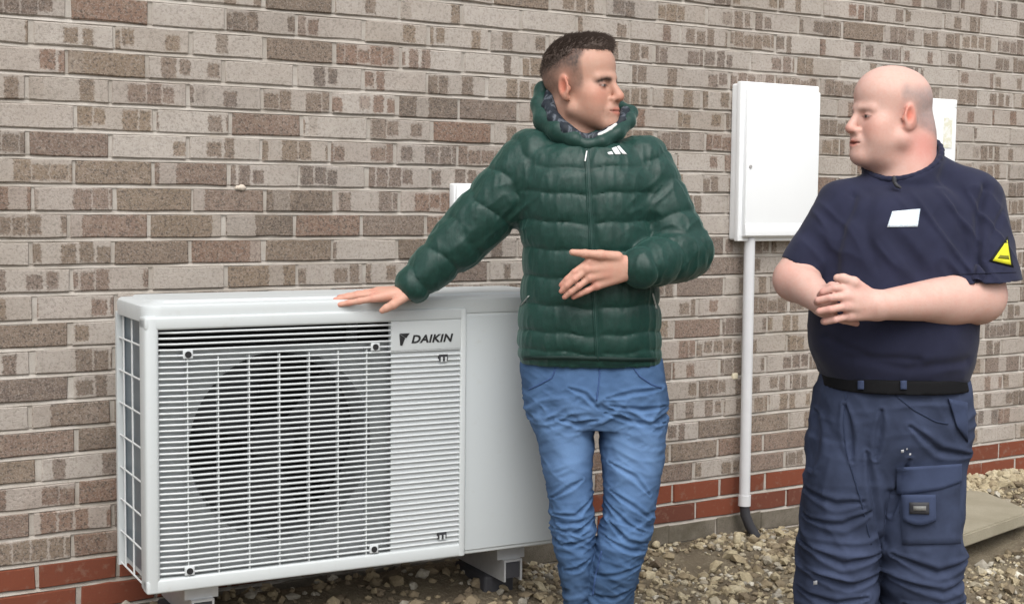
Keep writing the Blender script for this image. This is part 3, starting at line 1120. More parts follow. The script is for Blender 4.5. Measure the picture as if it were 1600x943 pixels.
def grid(p00, p10, p11, p01, nx=6, ny=6):
    """quad of pixels -> rows; p00 top left, p10 top right, p11 bottom right, p01 bottom left"""
    p00, p10, p11, p01 = map(np.array, (p00, p10, p11, p01))
    return [[tuple((1 - t) * ((1 - s) * p00 + s * p10) + t * ((1 - s) * p01 + s * p11)) for s in np.linspace(0, 1, nx)] for t in np.linspace(0, 1, ny)]


# ------------------------------------------------------------------ skin, eyes, cloth
def skin_material(name):
    N = Nodes(name); P = N.obj()
    at = N.attr('tint')
    f = N.noise(P, 45, 4, .6); g = N.noise(P, 700, 2)
    c = N.mix(N.mapr(f, .35, .7, 0, .30), at.outputs['Color'], N.mix(1.0, at.outputs['Color'], (1.0, .74, .68), 'MULTIPLY'))
    h = N.noise(P, 150, 3, .6)
    c = N.mix(N.mapr(h, .45, .75, 0, .22), c, N.mix(1.0, c, (.92, .70, .62), 'MULTIPLY'))
    N.bump(N.math('ADD', N.math('MULTIPLY', g, .6), N.math('ADD', f, h)), .22, .0016)
    N.set(c, .52, .32)
    N.put(N.b.inputs['Subsurface Weight'], .05)
    N.put(N.b.inputs['Subsurface Radius'], (.012, .004, .002))
    N.put(N.b.inputs['Subsurface Scale'], .6)
    return N.m


SKIN = skin_material('skin')
EYE = None


def eye_material():
    N = Nodes('eye')
    at = N.attr('tint')
    return N.set(at.outputs['Color'], .15, .5)


EYE = eye_material()


def cloth(name, c, rough=.8, spec=.2, weave=900, bump=.25, var=.12, sheen=0.0, vscale=14):
    N = Nodes(name); P = N.obj()
    f = N.noise(P, vscale, 4, .6); g = N.noise(P, weave, 2)
    lo = tuple(q * (1 - var) for q in c); hi = tuple(q * (1 + var) for q in c)
    col = N.mix(N.mapr(f, .3, .7, 0, 1), lo, hi)
    N.bump(g, bump, .0012)
    return N.set(col, rough, spec, sheen=sheen)


def denim():
    N = Nodes('blue denim'); P = N.obj()
    at = N.attr('tint').outputs['Color']
    g = N.noise(N.scale(P, (1200, 1200, 220)), 1, 2); f = N.noise(P, 16, 4, .6)
    c = N.mix(N.mapr(g, .35, .65, 0, .35), at, N.mix(1.0, at, (1.35, 1.3, 1.25), 'MULTIPLY'))
    c = N.mix(N.mapr(f, .35, .65, 0, .25), c, N.mix(1.0, at, (.7, .72, .78), 'MULTIPLY'))
    N.bump(g, .35, .001)
    return N.set(c, .85, .15)


def nylon():
    N = Nodes('green down nylon'); P = N.obj()
    f = N.noise(P, 55, 4, .6, dist=.8); g = N.noise(P, 1400, 2); w = N.noise(N.scale(P, (75, 75, 22)), 1, 4, .65)
    c = N.mix(N.mapr(f, .3, .7, 0, 1), (.0040, .0265, .0205), (.0068, .040, .031))
    N.bump(N.math('ADD', N.math('MULTIPLY', f, .2), N.math('ADD', N.math('MULTIPLY', w, .7), N.math('MULTIPLY', g, .05))), .50, .004)
    N.set(c, .48, .36)
    N.put(N.b.inputs['Sheen Weight'], .15); N.put(N.b.inputs['Sheen Tint'], (.5, .9, .8, 1))
    return N.m


NYLON = nylon()
DENIM = denim()
TEE = cloth('navy jersey', (.018, .020, .042), .85, .15, 1300, .2, .15, sheen=.08)
WORK = cloth('navy work twill', (.037, .048, .086), .85, .15, 1100, .3, .36, vscale=8)


# ------------------------------------------------------------------ head (canonical: X = own right, Y = forward, Z = up, metres)
def head_shape(S, T, s, o):
    """adds a head to shape S. T maps canonical points to local space; s scale; o options"""
    Rm, c = T
    class H: pass
    def w(p): return c + s * (Rm @ np.array(p, float))
    E = lambda p, r, k: S.add(ell(w(p), np.array(r) * s, Rm), k * s)
    K = lambda a, b, ra, rb, k: S.add(cone(w(a), w(b), ra * s, rb * s), k * s)
    fat = o.get('fat', 0.0)
    E((0, -.020, .042), (.0755 + .002 * fat, .098, .084), .01)
    E((0, .010, .055), (.070, .078, .068), .02)
    E((0, .030, -.030), (.060 + .010 * fat, .058, .080), .03)
    for sd in (-1, 1):
        K((sd * .012, .074, -.096), (sd * (.052 + .008 * fat), .004, -.060), .020 + .004 * fat, .020 + .008 * fat, .025)
        E((sd * .041, .050, -.022), (.024, .026, .022), .025)
        E((sd * .036, .052, -.055), (.022 + .006 * fat, .024 + .004 * fat, .030), .03)
        K((sd * .010, .083, .020), (sd * .040, .068, .019), .0105, .009, .014)
        S.sub(ell(w((sd * .031, .098, .000)), np.array((.019, .020, .0125)) * s, Rm), .012 * s)
        # lids
        S.add(ell(w((sd * .031, .0705, .000)), np.array((.0155, .0135, .0125)) * s, Rm), .004 * s)
        E((sd * .0125, .094, -.036), (.0085, .011, .0085), .006)
        # ear
        Re = np.array(Matrix.Rotation(sd * -.38, 3, 'Z') @ Matrix.Rotation(.18, 3, 'X'))
        S.add(ell(w((sd * .0775, -.014, -.004)), np.array((.0085, .0205, .033)) * s, Rm @ Re), .006 * s)
        S.sub(ell(w((sd * .0875, -.011, .000)), np.array((.0085, .0125, .021)) * s, Rm @ Re), .005 * s)
        S.add(ell(w((sd * .078, .003, -.008)), np.array((.005, .006, .008)) * s, Rm), .004 * s)
        S.add(sph(w((sd * .0745, -.005, -.031)), .0085 * s), .006 * s)
    E((0, .086, -.096), (.018, .017, .017), .018)
    for sd in (-1, 1): S.sub(cone(w((sd * .0185, .0945, -.040)), w((sd * .034, .078, -.070)), .0012 * s, .0010 * s), .0075 * s)
    K((0, .082, .014), (0, .108 + o.get('nose', 0), -.026), .0085, .0125, .010)
    E((0, .108 + o.get('nose', 0), -.031), (.0125, .012, .0105), .006)
    for sd in (-1, 1): S.sub(ell(w((sd * .0065, .106, -.043)), np.array((.0042, .007, .005)) * s, Rm), .003 * s)
    # mouth
    E((0, .089, -.064), (.026, .015, .020), .016)
    for sd in (-1, 1):
        K((0, .1010, -.0605), (sd * .022, .089, -.0645), .0052, .003, .004)
        K((0, .1000, -.0710), (sd * .020, .089, -.0670), .0062, .003, .005)
        S.sub(cone(w((0, .1070, -.0655)), w((sd * .024, .0935, -.0655)), .0016 * s, .0012 * s), .003 * s)
    if o.get('open'):
        S.sub(ell(w((0, .104, -.0665)), np.array((.012, .010, .0042)) * s, Rm), .003 * s)
    if fat:
        E((0, .035, -.098), (.045, .045, .026), .03)
        E((0, -.085, -.035), (.055, .03, .05), .03)


def head_tint(V, T, s, base, o):
    Rm, c = T
    q = ((V - c) @ Rm) / s
    x, y, z = q[:, 0], q[:, 1], q[:, 2]
    col = np.tile(np.array(base), (len(V), 1))
    def blend(m, cc):
        nonlocal col
        m = np.clip(m, 0, 1)[:, None]
        col = col * (1 - m) + np.array(cc) * m
    g = lambda p, r: np.exp(-(((x - p[0]) / r[0]) ** 2 + ((y - p[1]) / r[1]) ** 2 + ((z - p[2]) / r[2]) ** 2))
    isH = (z > -.14) & (np.abs(x) < .11) & (np.abs(y) < .14)
    red = tuple(np.array(base) * (1.0, .62, .55))
    for sd in (-1, 1):
        blend(.55 * g((sd * .045, .06, -.03), (.025, .04, .025)) * isH, red)
        blend(1.1 * g((sd * .080, -.01, 0), (.008, .022, .03)) * isH * o.get('ear', .8), tuple(np.array(base) * (1.0, .48, .40)))
    blend(.5 * g((0, .115, -.03), (.018, .02, .016)) * isH, red)
    for sd in (-1, 1): blend(.45 * g((sd * .030, .08, -.006), (.020, .03, .013)) * isH, tuple(np.array(base) * (.74, .56, .54)))  # eye sockets darkened: shade of deep-set eyes put into the skin tint
    # stubble
    n = vnoise(q * 260, 3) * .5 + .5
    jaw = np.clip((-.045 - z + .25 * (y - .05) * 0) / .02, 0, 1) * np.clip((y + .03) / .03, 0, 1) * (z > -.14) * isH
    upl = g((0, .095, -.050), (.028, .03, .008)) * isH
    blend((jaw * .75 + upl * .6) * (.6 + .5 * n) * o.get('stubble', .3), tuple(np.array(base) * (.42, .40, .42)))
    # lips
    lip = np.clip(1.4 - ((np.abs(x) / .024) ** 2 + ((z + .0655) / .0115) ** 2) * 1.1, 0, 1) * (y > .08) * isH
    blend(lip * .75, tuple(np.array(base) * (.88, .48, .46)))
    blend(np.exp(-((z + .0655) / .0022) ** 2) * (np.abs(x) < .022) * (y > .082) * isH * .8, (.10, .035, .03))
    # brows, lashes
    bz = .0135 + .003 * np.sin(np.clip((np.abs(x) - .012) / .036, 0, 1) * 3.1) - .14 * np.clip(np.abs(x) - .020, 0, 1)
    br = np.exp(-((z - bz) / o.get('browh', .0052)) ** 2) * np.clip((np.abs(x) - .010) / .005, 0, 1) * np.clip((.056 - np.abs(x)) / .008, 0, 1) * (y > .03) * isH
    blend(br * o.get('brow', .8) * (.65 + .5 * n), o.get('hair', (.05, .035, .03)))
    for sd in (-1, 1):
        e = np.sqrt(((x - sd * .031) / .0140) ** 2 + ((z + .0005) / .0038) ** 2)
        blend(np.clip(1.25 - np.abs(e - 1.0) * 4, 0, 1) * (y > .055) * isH * o.get('lash', .8), tuple(np.array(base) * (.28, .2, .2)))
        blend(np.clip((1.0 - e) * 3, 0, 1) * (y > .06) * isH, (.30, .26, .24))
        ir = np.sqrt(((x - sd * .031 - o.get('gaze', 0)) / .0062) ** 2 + ((z - .000) / .0062) ** 2)
        blend(np.clip((1.0 - ir) * 4, 0, 1) * (e < 1) * (y > .06) * isH, (.035, .028, .025))
    # shaved or thinning hair
    if 'shave' in o:
        line = z - (.020 + .35 * (y - .0) * (y > 0) + .0)
        side = np.clip((o.get('top', .085) - z + .01 * vnoise(q * 40, 5)) / .03, 0, 1) * np.clip((o.get('temple', .028) - y + .01 * vnoise(q * 60, 8)) / .018, 0, 1) * np.clip((z + .022 + .5 * np.clip(-y - .015, 0, .1)) / .02, 0, 1) * isH
        ear = 1 - np.clip(1.5 * (g((.08, -.012, 0), (.014, .026, .038)) + g((-.08, -.012, 0), (.014, .026, .038))), 0, 1)
        up = np.clip((z + .02) / .075, 0, 1)
        blend(side * ear * o['shave'] * (.75 + .35 * n) * (.45 + .55 * up if o.get('fade') else 1.0), o['shave_col'])
    return col


def creases(V, S, D, paths, wd):
    """0..1 valley and 0..1 shoulder weight of each vertex for creases drawn as survey-pixel paths on the near side"""
    X2 = V[:, [0, 2]]; best = np.full(len(V), 9.0)
    for path in paths:
        P2 = np.array([S(*p)[[0, 2]] for p in path])
        n = len(path)
        for i, (a, b) in enumerate(zip(P2, P2[1:])):
            t = np.clip(((X2 - a) @ (b - a)) / ((b - a) @ (b - a)), 0, 1)
            d = np.linalg.norm(X2 - a - t[:, None] * (b - a), axis=1)
            g = (i + t) / (n - 1)
            best = np.minimum(best, d / np.maximum(np.sin(np.pi * np.clip(g, .06, .94)) ** .5, .2))
    front = np.clip((D + .02 - V[:, 1]) / .03, 0, 1)
    return np.exp(-(best / wd) ** 2) * front, np.exp(-((best - 2.1 * wd) / (1.1 * wd)) ** 2) * front


def finger(S, pts, r0, r1, k=.004):
    n = len(pts)
    rs = [r0 + (r1 - r0) * i / (n - 1) for i in range(n)]
    for i in range(n - 1): S.add(cone(pts[i], pts[i + 1], rs[i], rs[i + 1]), k)


def face_basis(yaw, pitch=0.0, roll=0.0):
    """yaw: degrees the face is turned from the camera towards image right. columns: own right, forward, up (local axes)"""
    t = math.radians(yaw)
    f = np.array([math.sin(t), -math.cos(t), 0]); r = np.array([-math.cos(t), -math.sin(t), 0]); u = np.array([0, 0, 1.0])
    p = math.radians(pitch)
    f, u = f * math.cos(p) + u * math.sin(p), u * math.cos(p) - f * math.sin(p)
    q = math.radians(roll)
    r, u = r * math.cos(q) + u * math.sin(q), u * math.cos(q) - r * math.sin(q)
    return np.stack([r, f, u], 1)

# ------------------------------------------------------------------ man in the green jacket
def fold_noise(V, fu, fv, fw, seed, ridge=True):
    a = vnoise(V * np.array([fu, fv, fw]), seed)
    if ridge: return (1 - np.abs(a)) ** 2.0 - .45
    return a


def build_man_in_green():
    D = 3.80
    k = D / F_PX
    S = lambda x, y, dv=0.0: survey(x, y, D + dv)
    R = lambda px: px * k
    def row(y, xl, xr, b, dv=0.0):
        a, c = S(xl, y, dv), S(xr, y, dv)
        return ((a[2] + c[2]) / 2, (a[0] + c[0]) / 2, D + dv, (c[0] - a[0]) / 2, R(b))
    gz = -.07
    foot = to_world([S(935, 900)[0], D, gz])
    root = empty('person', tuple(foot))
    tag(root, 'man in quilted dark green jacket and blue jeans, one hand on the heat pump', 'person')

    # ---- body
    B = Shape()
    Rm = face_basis(57, 1, 0); hc = S(911, 137, .01); hs = 1.03
    opt = dict(stubble=.38, brow=1.0, browh=.0078, hair=(.035, .024, .02), ear=.8, lash=.9, shave=.97, shave_col=(.068, .051, .044), fade=True, temple=.038, top=.125)
    head_shape(B, (Rm, hc), hs, opt)
    B.add(cone(S(897, 165, .03), S(905, 245, .03), R(37), R(40)), .02)
    B.add(cone(S(905, 215, .03), S(830, 258, .02), R(30), R(34)), .03)
    B.add(cone(S(905, 215, .03), S(992, 262, .02), R(28), R(32)), .03)
    B.add(loft([row(235, 850, 985, 40, .02), row(300, 828, 1004, 60), row(420, 835, 1012, 60), row(560, 822, 1024, 62), row(620, 838, 1016, 58)]), .02)
    wA, wB = S(641, 455, -.035), S(988, 417, -.178)
    chain(B, [S(822, 264, .01), S(722, 372), wA], [R(36), R(26), .024], .015)
    chain(B, [S(1012, 268), S(1068, 393, -.03), wB], [R(36), R(27), .025], .015)
    # hand laid on the unit
    HA = [[(584, 466, -.074), (562, 470, -.080), (545, 473, -.081), (529, 476, -.081)],
          [(583, 460, -.052), (558, 462, -.054), (540, 465, -.055), (524, 468, -.056)],
          [(585, 456, -.030), (560, 459, -.030), (544, 462, -.031), (530, 464, -.031)],
          [(590, 454, -.008), (571, 457, -.006), (558, 460, -.006), (546, 462, -.006)]]
    for j, f in enumerate(HA):
        p = [S(*q) for q in f]
        B.add(cone(wA + np.array([0, (j - 1.5) * .009, 0]), p[0], .016, .0115), .010)
        finger(B, p, .0098 - .0006 * (j == 3), .0072)
    B.add(cone(S(628, 461, -.045), S(592, 464, -.058), .018, .011), .012)
    finger(B, [S(632, 464, -.060), S(614, 476, -.086), S(604, 481, -.088), S(597, 485, -.088)], .0135, .0085, .006)
    # hand held across the stomach
    HB = [[(920, 409, -.196), (898, 425, -.205), (886, 436, -.203), (877, 445, -.196)],
          [(917, 421, -.200), (898, 436, -.210), (886, 446, -.208), (877, 455, -.200)],
          [(921, 434, -.196), (904, 447, -.205), (892, 456, -.203), (882, 464, -.196)],
          [(932, 446, -.186), (917, 454, -.194), (906, 459, -.193), (896, 464, -.188)]]
    for j, f in enumerate(HB):
        p = [S(*q) for q in f]
        B.add(cone(wB + np.array([0, 0, (1.5 - j) * .010]), p[0], .017, .0118), .010)
        finger(B, p, .0098 - .0008 * (j == 3), .0072, .003)
        B.add(sph(p[0] + np.array([0, -.003, 0]), .0108), .006)
    finger(B, [S(965, 401, -.19), S(938, 398, -.205), S(914, 396, -.21), S(894, 394, -.208)], .0145, .0085, .006)
    # legs and feet under the jeans
    for pts in ([(878, 610), (893, 800), (906, 1045)], [(984, 610), (978, 800), (946, 1045)]):
        B.add(cone(S(*pts[0]), S(*pts[1], .0), R(38), R(24)), .012); B.add(cone(S(*pts[1]), S(*pts[2]), R(24), R(17)), .012)
        B.add(cone(S(pts[2][0], pts[2][1]), S(pts[2][0] + 8, pts[2][1] + 5, -.15), R(22), R(18)), .02)
    V, Q = B.mesh([S(520, 0)[0] - .01, D - .36, gz - .1], [S(1145, 400)[0], D + .24, S(905, 40)[2] + .02], .0032)
    V = smooth(V, Q, 1, .4)
    base = (.47, .285, .215)
    col = head_tint(V, (Rm, hc), hs, base, opt)
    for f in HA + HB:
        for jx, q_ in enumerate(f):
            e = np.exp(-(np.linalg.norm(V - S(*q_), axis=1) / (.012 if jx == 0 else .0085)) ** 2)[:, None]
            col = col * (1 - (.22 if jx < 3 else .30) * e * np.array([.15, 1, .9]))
    hand = (V[:, 2] < S(0, 350)[2])
    n = vnoise(V * 55, 9)
    col[hand] = col[hand] * (np.array([1.10, 1.06, 1.06]) - .10 * np.clip(n[hand], 0, 1)[:, None] * np.array([0, 1, 1.0]))
    put('body', V, Q, SKIN, root, col)
    # eyebrow ridge hair and top hair
    HS = Shape()
    w = lambda p: hc + hs * (Rm @ np.array(p, float))
    HS.add(ell(w((0, -.022, .048)), np.array((.0775, .0985, .0885)) * hs, Rm), .01)
    HS.add(ell(w((0, .030, .102)), np.array((.056, .052, .032)) * hs, Rm), .02)
    HS.sub(lambda P: -half(w((0, .066, .088)), Rm @ np.array([0, -1, .30]))(P), .008) if False else None
    HS.cut(half(w((0, .079, .092)), Rm @ np.array([0, 1.0, -.35])), .008)
    HS.cut(half(w((0, .02, .050)), Rm @ np.array([0, .42, -1])), .012)
    lo, hi = hc - .19, hc + .19
    V, Q = HS.mesh(lo, hi, .003)
    q = ((V - hc) @ Rm) / hs
    N = normals(V, Q)
    side = np.clip((q[:, 2] - .055 - .30 * (q[:, 1] - .02)) / .045, 0, 1)
    V = V + N * (.0014 * vnoise(q * np.array([160, 45, 160]), 4) * side - .006 * (1 - side))[:, None]
    nh = Nodes('short brown hair'); P = nh.obj()
    f = nh.noise(P, 220, 3, .7)
    HAIR = nh.set(nh.mix(f, (.042, .031, .026), (.125, .092, .076)), .6, .25)
    nh.bump(f, .6, .003)
    V0, Q0, N0 = V, Q, N
    # single hairs give the cut its edge
    r = np.random.RandomState(5)
    pick = r.choice(len(V0), 12000)
    up = Rm @ np.array([0, .35, .9]); fwd = Rm @ np.array([0, 1.0, .1])
    hv, hf = [], []
    for i in pick:
        qq = ((V0[i] - hc) @ Rm) / hs
        s_ = np.clip((qq[2] - .055 - .30 * (qq[1] - .02)) / .05, 0, 1)
        L = (.004 + .009 * s_) * r.uniform(.6, 1.25)
        d = N0[i] * .42 + up * .30 * s_ + fwd * r.uniform(.35, .75) * s_ + r.randn(3) * .13 - up * .55 * (1 - s_) - fwd * .35 * (1 - s_)
        d /= np.linalg.norm(d)
        sdv = np.cross(d, [0, 1, 0]); sdv /= np.linalg.norm(sdv) + 1e-9
        a = V0[i] - N0[i] * .002; b = len(hv)
        mid = a + d * L * .6; tip = a + d * L + fwd * L * .25 * s_
        hv += [a - sdv * .0006, a + sdv * .0006, mid + sdv * .0005, mid - sdv * .0005, tip + sdv * .0002, tip - sdv * .0002]
        hf += [(b, b + 1, b + 2, b + 3), (b + 3, b + 2, b + 4, b + 5)]
    Vh = np.concatenate([V0, np.array(hv)]); Qh = np.concatenate([Q0, np.array(hf) + len(V0)])
    put('hair', Vh, Qh, HAIR, root)

    # ---- quilted jacket
    seams = np.array([S(930, y, -.1)[2] for y in (226, 262, 302, 347, 391, 435, 478, 520, 549, 566)])[::-1]
    zipu = lambda wz: np.interp(-wz, [-S(0, 215)[2], -S(0, 380)[2], -S(0, 565)[2]], [S(915, 215)[0], S(924, 380)[0], S(934, 565)[0]])
    def quilt(P):
        u, v, w_ = P[:, 0], P[:, 1], P[:, 2]
        w2 = w_ + .004 * np.sin(u * 23 + w_ * 3) + .0025 * np.sin(u * 61 + 2)
        i = np.clip(np.searchsorted(seams, w2) - 1, 0, len(seams) - 2)
        hgt = seams[i + 1] - seams[i]
        t = np.clip((w2 - seams[i]) / hgt, 0, 1)
        b = np.clip(4 * t * (1 - t), 0, 1) ** .42 * (.35 + .65 * np.clip(hgt / .07, .3, 1.1))
        z = 1 - .85 * np.exp(-((u - zipu(w_)) / .011) ** 2) * (v < D)
        return .0098 * b * z
    J = Shape()
    rows = [row(205, 872, 955, 48, .035), row(214, 862, 964, 56, .03), row(226, 846, 982, 64, .02), row(246, 824, 1004, 72, .01), row(280, 812, 1018, 78), row(335, 814, 1014, 82),
            row(400, 822, 1020, 82), row(480, 817, 1026, 80), row(545, 812, 1030, 78), row(566, 812, 1032, 74)]
    J.add(loft(rows, 2.35, quilt), .01)
    def sleeve(nb, A, ph=0.0):
        def f(t, P):
            x = t * nb + ph + .10 * np.sin(P[:, 2] * 55 + P[:, 1] * 30)
            t2 = x - np.floor(x)
            return A * np.clip(4 * t2 * (1 - t2), 0, 1) ** .55
        return f
    J.add(cone(S(836, 256, .01), S(722, 372), R(51), R(40), sleeve(3.2, .0085)), .022)
    J.add(cone(S(722, 372), S(648, 443, -.030), R(40), R(26), sleeve(2.2, .008)), .012)
    J.add(cone(S(1000, 262, .01), S(1066, 390, -.03), R(48), R(40), sleeve(3.0, .0085)), .022)
    J.add(cone(S(1068, 393, -.03), S(1004, 417, -.160), R(42), R(29), sleeve(2.0, .008)), .012)
    # cuffs end flat
    dA = wA - S(722, 372)
    J.sub(cone(S(640, 455, -.033) - dA * .10, S(640, 455, -.033) + dA * .3, R(15), R(15)), .004)
    J.sub(cone(S(897, 150, .03), S(906, 230, .0), R(38), R(36)), .008)
    lo = [S(590, 0)[0], D - .34, S(0, 580)[2]]; hi = [S(1145, 400)[0], D + .24, S(0, 190)[2]]
    V, Q = J.mesh(lo, hi, .0042)
    N = normals(V, Q)
    # gathers run out of the stitching
    g1 = fold_noise(V, 48, 48, 11, 21); g2 = fold_noise(V, 20, 20, 30, 22); g3 = vnoise(V * 90, 23)
    # stretch and crush at armpits and elbows
    crush = np.zeros(len(V))
    for c, rr in ((S(808, 318, -.05), .075), (S(1016, 330, -.06), .09), (S(735, 375, -.03), .08), (S(1080, 385, -.05), .09)):
        crush += np.exp(-(np.linalg.norm(V - c, axis=1) / rr) ** 2)
    g4 = fold_noise(V @ np.array([[.75, 0, -.66], [0, 1, 0], [.66, 0, .75]]), 14, 14, 46, 25)
    V = V + N * (.0030 * g1 + .0006 * g2 + .0004 * g3 + .008 * crush * g4)[:, None]
    V = smooth(V, Q, 1, .35)
    put('jacket', V, Q, NYLON, root)
    surf = skin_of(V, Q)
    # collar and the hood lying behind the neck
    C = Shape()
    cpts = [(850, 142, .075, 14), (845, 164, .04, 15), (851, 188, -.005, 17), (874, 205, -.055, 17), (898, 219, -.085, 12), (917, 227, -.092, 9), (940, 222, -.090, 10), (964, 208, -.06, 11), (981, 190, -.015, 11), (985, 176, .03, 10)]
    for a, b in zip(cpts, cpts[1:]):
        C.add(cone(S(*a[:3]), S(*b[:3]), R(a[3]), R(b[3])), .012)
    for a, b in zip([(985, 176, .03, 10), (950, 162, .10, 14), (900, 146, .135, 20), (862, 140, .11, 18)], [(950, 162, .10, 14), (900, 146, .135, 20), (862, 140, .11, 18), (850, 142, .075, 14)]):
        C.add(cone(S(*a[:3]), S(*b[:3]), R(a[3]), R(b[3])), .014)
    C.add(ell(S(884, 190, .12), (.075, .05, .065)), .02)
    C.sub(cone(S(897, 110, .03), S(906, 232, .0), R(41), R(35)), .006)
    V, Q = C.mesh([S(815, 0)[0], D - .16, S(0, 250)[2]], [S(1010, 0)[0], D + .24, S(0, 105)[2]], .0036)
    N = normals(V, Q)
    V = V + N * (.0014 * fold_noise(V, 26, 26, 18, 31) + .0004 * vnoise(V * 110, 32))[:, None]
    put('hood_collar', V, Q, NYLON, root)
    # navy lining of the hood, white shirt collar
    Lc = Shape()
    pts = [(861, 148, .035), (857, 166, .0), (866, 187, -.045), (884, 203, -.075), (907, 217, -.086), (930, 216, -.084), (953, 207, -.066), (971, 190, -.032), (977, 174, .01)]
    for a, b in zip(pts, pts[1:]): Lc.add(cone(S(*a), S(*b), R(11 if a[0] < 905 else 8.5), R(10 if a[0] < 884 else 8.5)), .008)
    V, Q = Lc.mesh([S(835, 100)[0], D - .14, S(910, 240)[2]], [S(1000, 100)[0], D + .09, S(900, 120)[2]], .0036)
    V = V + normals(V, Q) * (.0008 * vnoise(V * 60, 3))[:, None]
    LN = Nodes('patterned navy lining'); f = LN.noise(LN.scale(LN.obj(), (60, 60, 26)), 1, 2, .5)
    put('hood_lining', V, Q, LN.set(LN.ramp(f, [(.0, (.008, .012, .018)), (.52, (.012, .018, .026)), (.60, (.10, .115, .14)), (.68, (.012, .02, .022))]), .6, .3), root)
    Lc = Shape()
    pts = [(922, 215, -.090), (938, 211, -.092), (953, 202, -.076), (962, 195, -.062)]
    for a, b in zip(pts, pts[1:]): Lc.add(cone(S(*a), S(*b), R(3.4), R(3.0)), .006)
    V, Q = Lc.mesh([S(900, 200)[0], D - .13, S(930, 230)[2]], [S(985, 200)[0], D + .0, S(930, 175)[2]], .003)
    put('shirt_collar', V, Q, cloth('white shirt cotton', (.62, .62, .60), .8), root)
    # zip
    ys = np.linspace(226, 563, 70)
    zx = np.interp(ys, [215, 380, 565], [916, 924.5, 934.5])
    zr = [[(x + o, y) for o in (-4.2, -2.2, 0, 2.2, 4.2)] for x, y in zip(zx, ys)]
    patch('zip_flap', surf, D, zr, NYLON, root, D - .32, off=.0025, thick=.004)
    patch('zip', surf, D, [[(x + o, y) for o in (-1.0, 1.0)] for x, y in zip(zx, ys)], cloth('zip tape', (.015, .05, .042), .4, .5), root, D - .32, off=.0038, thick=.003)
    t = S(917, 236, -.150); t2 = S(914, 252, -.158)
    mb = MB(); mb.tube([t, (t + t2) / 2, t2], [.0022, .003, .0025], 8)
    put('zip_pull', np.array(mb.v), np.array([f for f in mb.f if len(f) == 4]), simple('zip metal', (.55, .55, .53), .35, metal=.7), root)
    # three white bars of the chest mark
    WH = cloth('white print', (.72, .74, .74), .6)
    for a in ([(949, 238), (956, 236.5), (958.5, 241), (951, 241.5)], [(955.5, 231.5), (963, 229), (970.5, 241), (961.5, 241.5)], [(963.5, 228.5), (967.5, 227.5), (980, 241), (973, 241)]):
        patch('chest_mark', surf, D, grid(*a, 5, 5), WH, root, D - .30, off=.002, thick=.002)
    # pocket zips
    for a, b in (((813, 478), (826, 462)), ((1020, 458), (1026, 482))):
        pr = [[(a[0] + (b[0] - a[0]) * t + o, a[1] + (b[1] - a[1]) * t) for o in (-1.4, 1.4)] for t in np.linspace(0, 1, 8)]
        patch('pocket_zip', surf, D, pr, simple('pale zip', (.30, .32, .30), .4), root, D - .30, off=.003, thick=.003)
    # hem binding
    hr = [[(x, y + 1.5 * math.sin(x * .02)) for x in np.linspace(818, 1026, 50)] for y in (557, 560, 563)]
    patch('hem_binding', surf, D, hr, cloth('hem tape', (.012, .028, .024), .6), root, D - .30, off=.003, thick=.004)

    # ---- jeans
    T = Shape()
    T.add(loft([row(540, 822, 1026, 66, .01), row(565, 814, 1036, 72, .01), row(600, 816, 1039, 78, .01), row(640, 824, 1040, 78, .015), row(662, 834, 1040, 68, .015)], 2.3), .02)
    T.add(loft([row(600, 818, 936, 66, .015), row(640, 825, 932, 66, .01), row(700, 842, 927, 60, .0), row(750, 852, 925, 55, -.01), row(800, 860, 927, 53, -.012), row(850, 866, 929, 50, -.005),
                row(900, 875, 924, 48, .005), row(943, 882, 921, 46, .012), row(1000, 886, 928, 44, .02), row(1058, 884, 934, 46, .02)], 2.2), .014)
    T.add(loft([row(600, 926, 1038, 66, .015), row(640, 932, 1040, 66, .01), row(700, 938, 1038, 62, -.005), row(750, 943, 1031, 58, -.02), row(800, 942, 1021, 55, -.03), row(850, 933, 1010, 53, -.032),
                row(900, 921, 996, 50, -.025), row(943, 914, 985, 48, -.01), row(1000, 908, 978, 46, .01), row(1058, 906, 978, 46, .015)], 2.2), .014)
    V, Q = T.mesh([S(800, 0)[0], D - .2, S(930, 1075)[2] - .02], [S(1075, 650)[0], D + .2, S(930, 535)[2]], .0042)
    N = normals(V, Q)
    wz = V[:, 2]
    at = lambda y: S(930, y)[2]
    band = lambda y, r: np.exp(-((wz - at(y)) / r) ** 2)
    warp = .016 * vnoise(V * np.array([9, 9, 9]), 40)
    Vw = V.copy(); Vw[:, 2] += warp + .25 * (V[:, 0] - S(930, 0)[0]) * np.sign(V[:, 0] - S(930, 0)[0])
    f1 = fold_noise(Vw, 7, 7, 42, 41); f2 = fold_noise(Vw, 10, 10, 70, 42); f3 = vnoise(V * 30, 43)
    amp = .2 + 1.0 * band(820, .06) + .85 * band(640, .05) + .8 * band(930, .08) + .25 * band(720, .06)
    dg = np.array([[.86, 0, -.5], [0, 1, 0], [.5, 0, .86]])
    f4 = fold_noise(V @ dg, 9, 9, 60, 45); f5 = fold_noise(V @ dg.T, 9, 9, 55, 46)
    V = V + N * (.006 * amp * f1 + .003 * amp * f2 + .0105 * amp * np.maximum(f4, f5) + .0016 * f3)[:, None]
